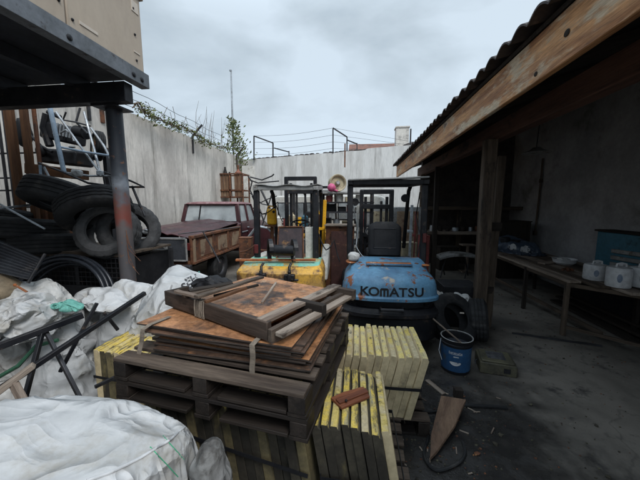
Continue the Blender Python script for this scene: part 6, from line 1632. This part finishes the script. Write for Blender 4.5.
for (px, py, Y, w_, h_, d_, m, nm, lab) in ((300, 240, 6.6, .22, .55, .2, m_white, 'white_box', 'white box on edge behind the worn yellow forklift'), (310, 246, 6.0, .16, .7, .2, m_bluecab, 'blue_box', 'narrow blue box behind the worn yellow forklift'), (363, 240, 6.6, .24, .9, .24, m_rust_lt, 'rusty_box', 'tall rusted cream box behind the blue forklift seat'),
                                            (408, 243, 6.3, .30, .8, .25, m_bone, 'cream_box', 'cream box to the right of the blue forklift seat'), (424, 236, 6.9, .2, .9, .2, m_cloth_red, 'red_box', 'faded red upright box beyond the blue forklift guard'), (246, 238, 6.2, .26, .8, .26, m_rust, 'rusty_drum_box', 'rusty box between the truck and the yellow forklift')):
    a = at(px, py, Y=Y); mb = MB(); mb.box((a.x, Y, a.z / 2), (w_, d_, a.z), .15); mb.box((a.x, Y, a.z + .012), (w_ * 1.05, d_ * 1.05, .02), .15); mb.box((a.x - .01, Y - d_ / 2 - .003, a.z * .6), (w_ * .6, .01, .16), .15); solo(nm, lab, 'box', mb, m, bevel=.008)

bx = at(300, 228, Y=7.0); bz = at(300, 226, Y=7.0).z
t = thing('plank_bench', 'rough plank bench crowded with containers behind the worn yellow forklift', 'bench', (bx.x, 7.0, 0))
mb = MB(); mb.box((bx.x + .1, 6.95, bz - .02), (1.7, .42, .04)); part(t, 'top', mb, m_slat, bevel=.004)
for lx in (-.7, .9):
    mb = MB(); mb.bar((bx.x + lx, 6.95, 0), (bx.x + lx, 6.95, bz - .04), .07, .07, up=(0, 1, 0)); part(t, 'leg', mb, m_post)
for k, (px, w_, h_, m, nm, lab) in enumerate(((279, .15, .26, m_white, 'jug', 'white jug at the left end of the crowded plank bench'), (286, .13, .18, m_cloth_red, 'tin', 'red tin beside the white jug on the plank bench'), (292, .16, .33, m_bone, 'drum', 'cream drum standing on the crowded plank bench'), (299, .12, .22, m_canister, 'jug', 'yellow jug in the middle of the crowded plank bench'),
                                              (305, .14, .30, m_bluecab, 'tin', 'blue tin on the crowded plank bench'), (311, .12, .20, m_white, 'tin', 'white tin on the crowded plank bench'), (317, .15, .35, m_rust, 'drum', 'rusty drum near the right end of the plank bench'), (324, .12, .24, m_pink, 'bottle', 'pink bottle at the right end of the plank bench'))):
    p = at(px, 226, Y=6.9); r_ = w_ / 2
    mb = MB(); mb.lathe([(0, 0), (r_, 0), (r_ * 1.03, h_ * .4), (r_, h_ * .78), (r_ * (.45 if k % 2 == 0 else .95), h_ * .9), (r_ * .4 if k % 2 == 0 else r_ * .95, h_), (0, h_)], 16, (p.x, 6.9, bz + .001)); solo(nm, lab, nm, mb, m)
mb = MB(); p = at(258, 232, Y=6.8); mb.tube([(p.x - .3, 6.8, .9), (p.x, 6.75, p.z + .15), (p.x + .25, 6.8, p.z + .1), (p.x + .5, 6.9, .9)], .035, 8); solo('bent_pipe', 'bent grey pipe arching between the truck and the yellow forklift', 'pipe', mb, m_galv)

# ================================================================== LIGHT, SKY, RENDER
w = bpy.data.worlds.new('World'); scene.world = w; w.use_nodes = True
N = w.node_tree.nodes; L = w.node_tree.links; bgn = N['Background']; bgn.inputs['Strength'].default_value = .1
SUN_EL, SUN_AZ = R(50), R(142)
sky = N.new('ShaderNodeTexSky'); sky.sky_type = 'NISHITA'; sky.sun_disc = False; sky.sun_elevation = SUN_EL; sky.sun_rotation = SUN_AZ; sky.dust_density = 3
tc = N.new('ShaderNodeTexCoord'); mp = N.new('ShaderNodeMapping'); mp.inputs['Scale'].default_value = (1.0, 1.0, 2.4); L.new(tc.outputs['Generated'], mp.inputs[0])
nz1 = N.new('ShaderNodeTexNoise'); nz1.inputs['Scale'].default_value = 1.5; nz1.inputs['Detail'].default_value = 7; nz1.inputs['Roughness'].default_value = .5; nz1.inputs['Distortion'].default_value = .25; L.new(mp.outputs[0], nz1.inputs[0])
cr = N.new('ShaderNodeValToRGB'); L.new(nz1.outputs['Fac'], cr.inputs[0]); e = cr.color_ramp.elements
SK = .79
e[0].position = .40; e[0].color = (.36 * SK, .44 * SK, .51 * SK, 1); e[1].position = .61; e[1].color = (.60 * SK, .70 * SK, .79 * SK, 1)
k_ = e.new(.50); k_.color = (.475 * SK, .56 * SK, .63 * SK, 1)
sc_ = N.new('ShaderNodeVectorMath'); sc_.operation = 'SCALE'; sc_.inputs['Scale'].default_value = 10.0; L.new(cr.outputs[0], sc_.inputs[0])
mx = N.new('ShaderNodeMix'); mx.data_type = 'RGBA'; mx.inputs['Factor'].default_value = .93; L.new(sky.outputs[0], mx.inputs['A'])
# overcast luminance: the zenith of a clouded sky is two to three times as bright as the band above the horizon
sz = N.new('ShaderNodeSeparateXYZ'); L.new(tc.outputs['Generated'], sz.inputs[0])
zr = N.new('ShaderNodeMapRange'); zr.inputs[1].default_value = .50; zr.inputs[2].default_value = 1.0; zr.inputs[3].default_value = 1.0; zr.inputs[4].default_value = 2.3; L.new(sz.outputs[2], zr.inputs[0])
sc2 = N.new('ShaderNodeVectorMath'); sc2.operation = 'SCALE'; L.new(sc_.outputs[0], sc2.inputs[0]); L.new(zr.outputs[0], sc2.inputs['Scale']); L.new(sc2.outputs[0], mx.inputs['B']); L.new(mx.outputs['Result'], bgn.inputs['Color'])
sd = bpy.data.lights.new('sun', 'SUN'); sd.energy = 1.5; sd.angle = R(24); sd.color = (1, .985, .965)
so = bpy.data.objects.new('sun', sd); col.objects.link(so)
sdir = Vector((math.sin(SUN_AZ) * math.cos(SUN_EL), math.cos(SUN_AZ) * math.cos(SUN_EL), math.sin(SUN_EL)))
so.rotation_euler = sdir.to_track_quat('Z', 'Y').to_euler(); so.location = sdir * 30
vs_ = scene.view_settings; vs_.view_transform = 'Standard'; vs_.look = 'None'; vs_.exposure = .58; vs_.gamma = 1; vs_.use_curve_mapping = False
scene.render.engine = 'CYCLES'; scene.cycles.use_denoising = True; scene.cycles.max_bounces = 8; scene.cycles.transparent_max_bounces = 8
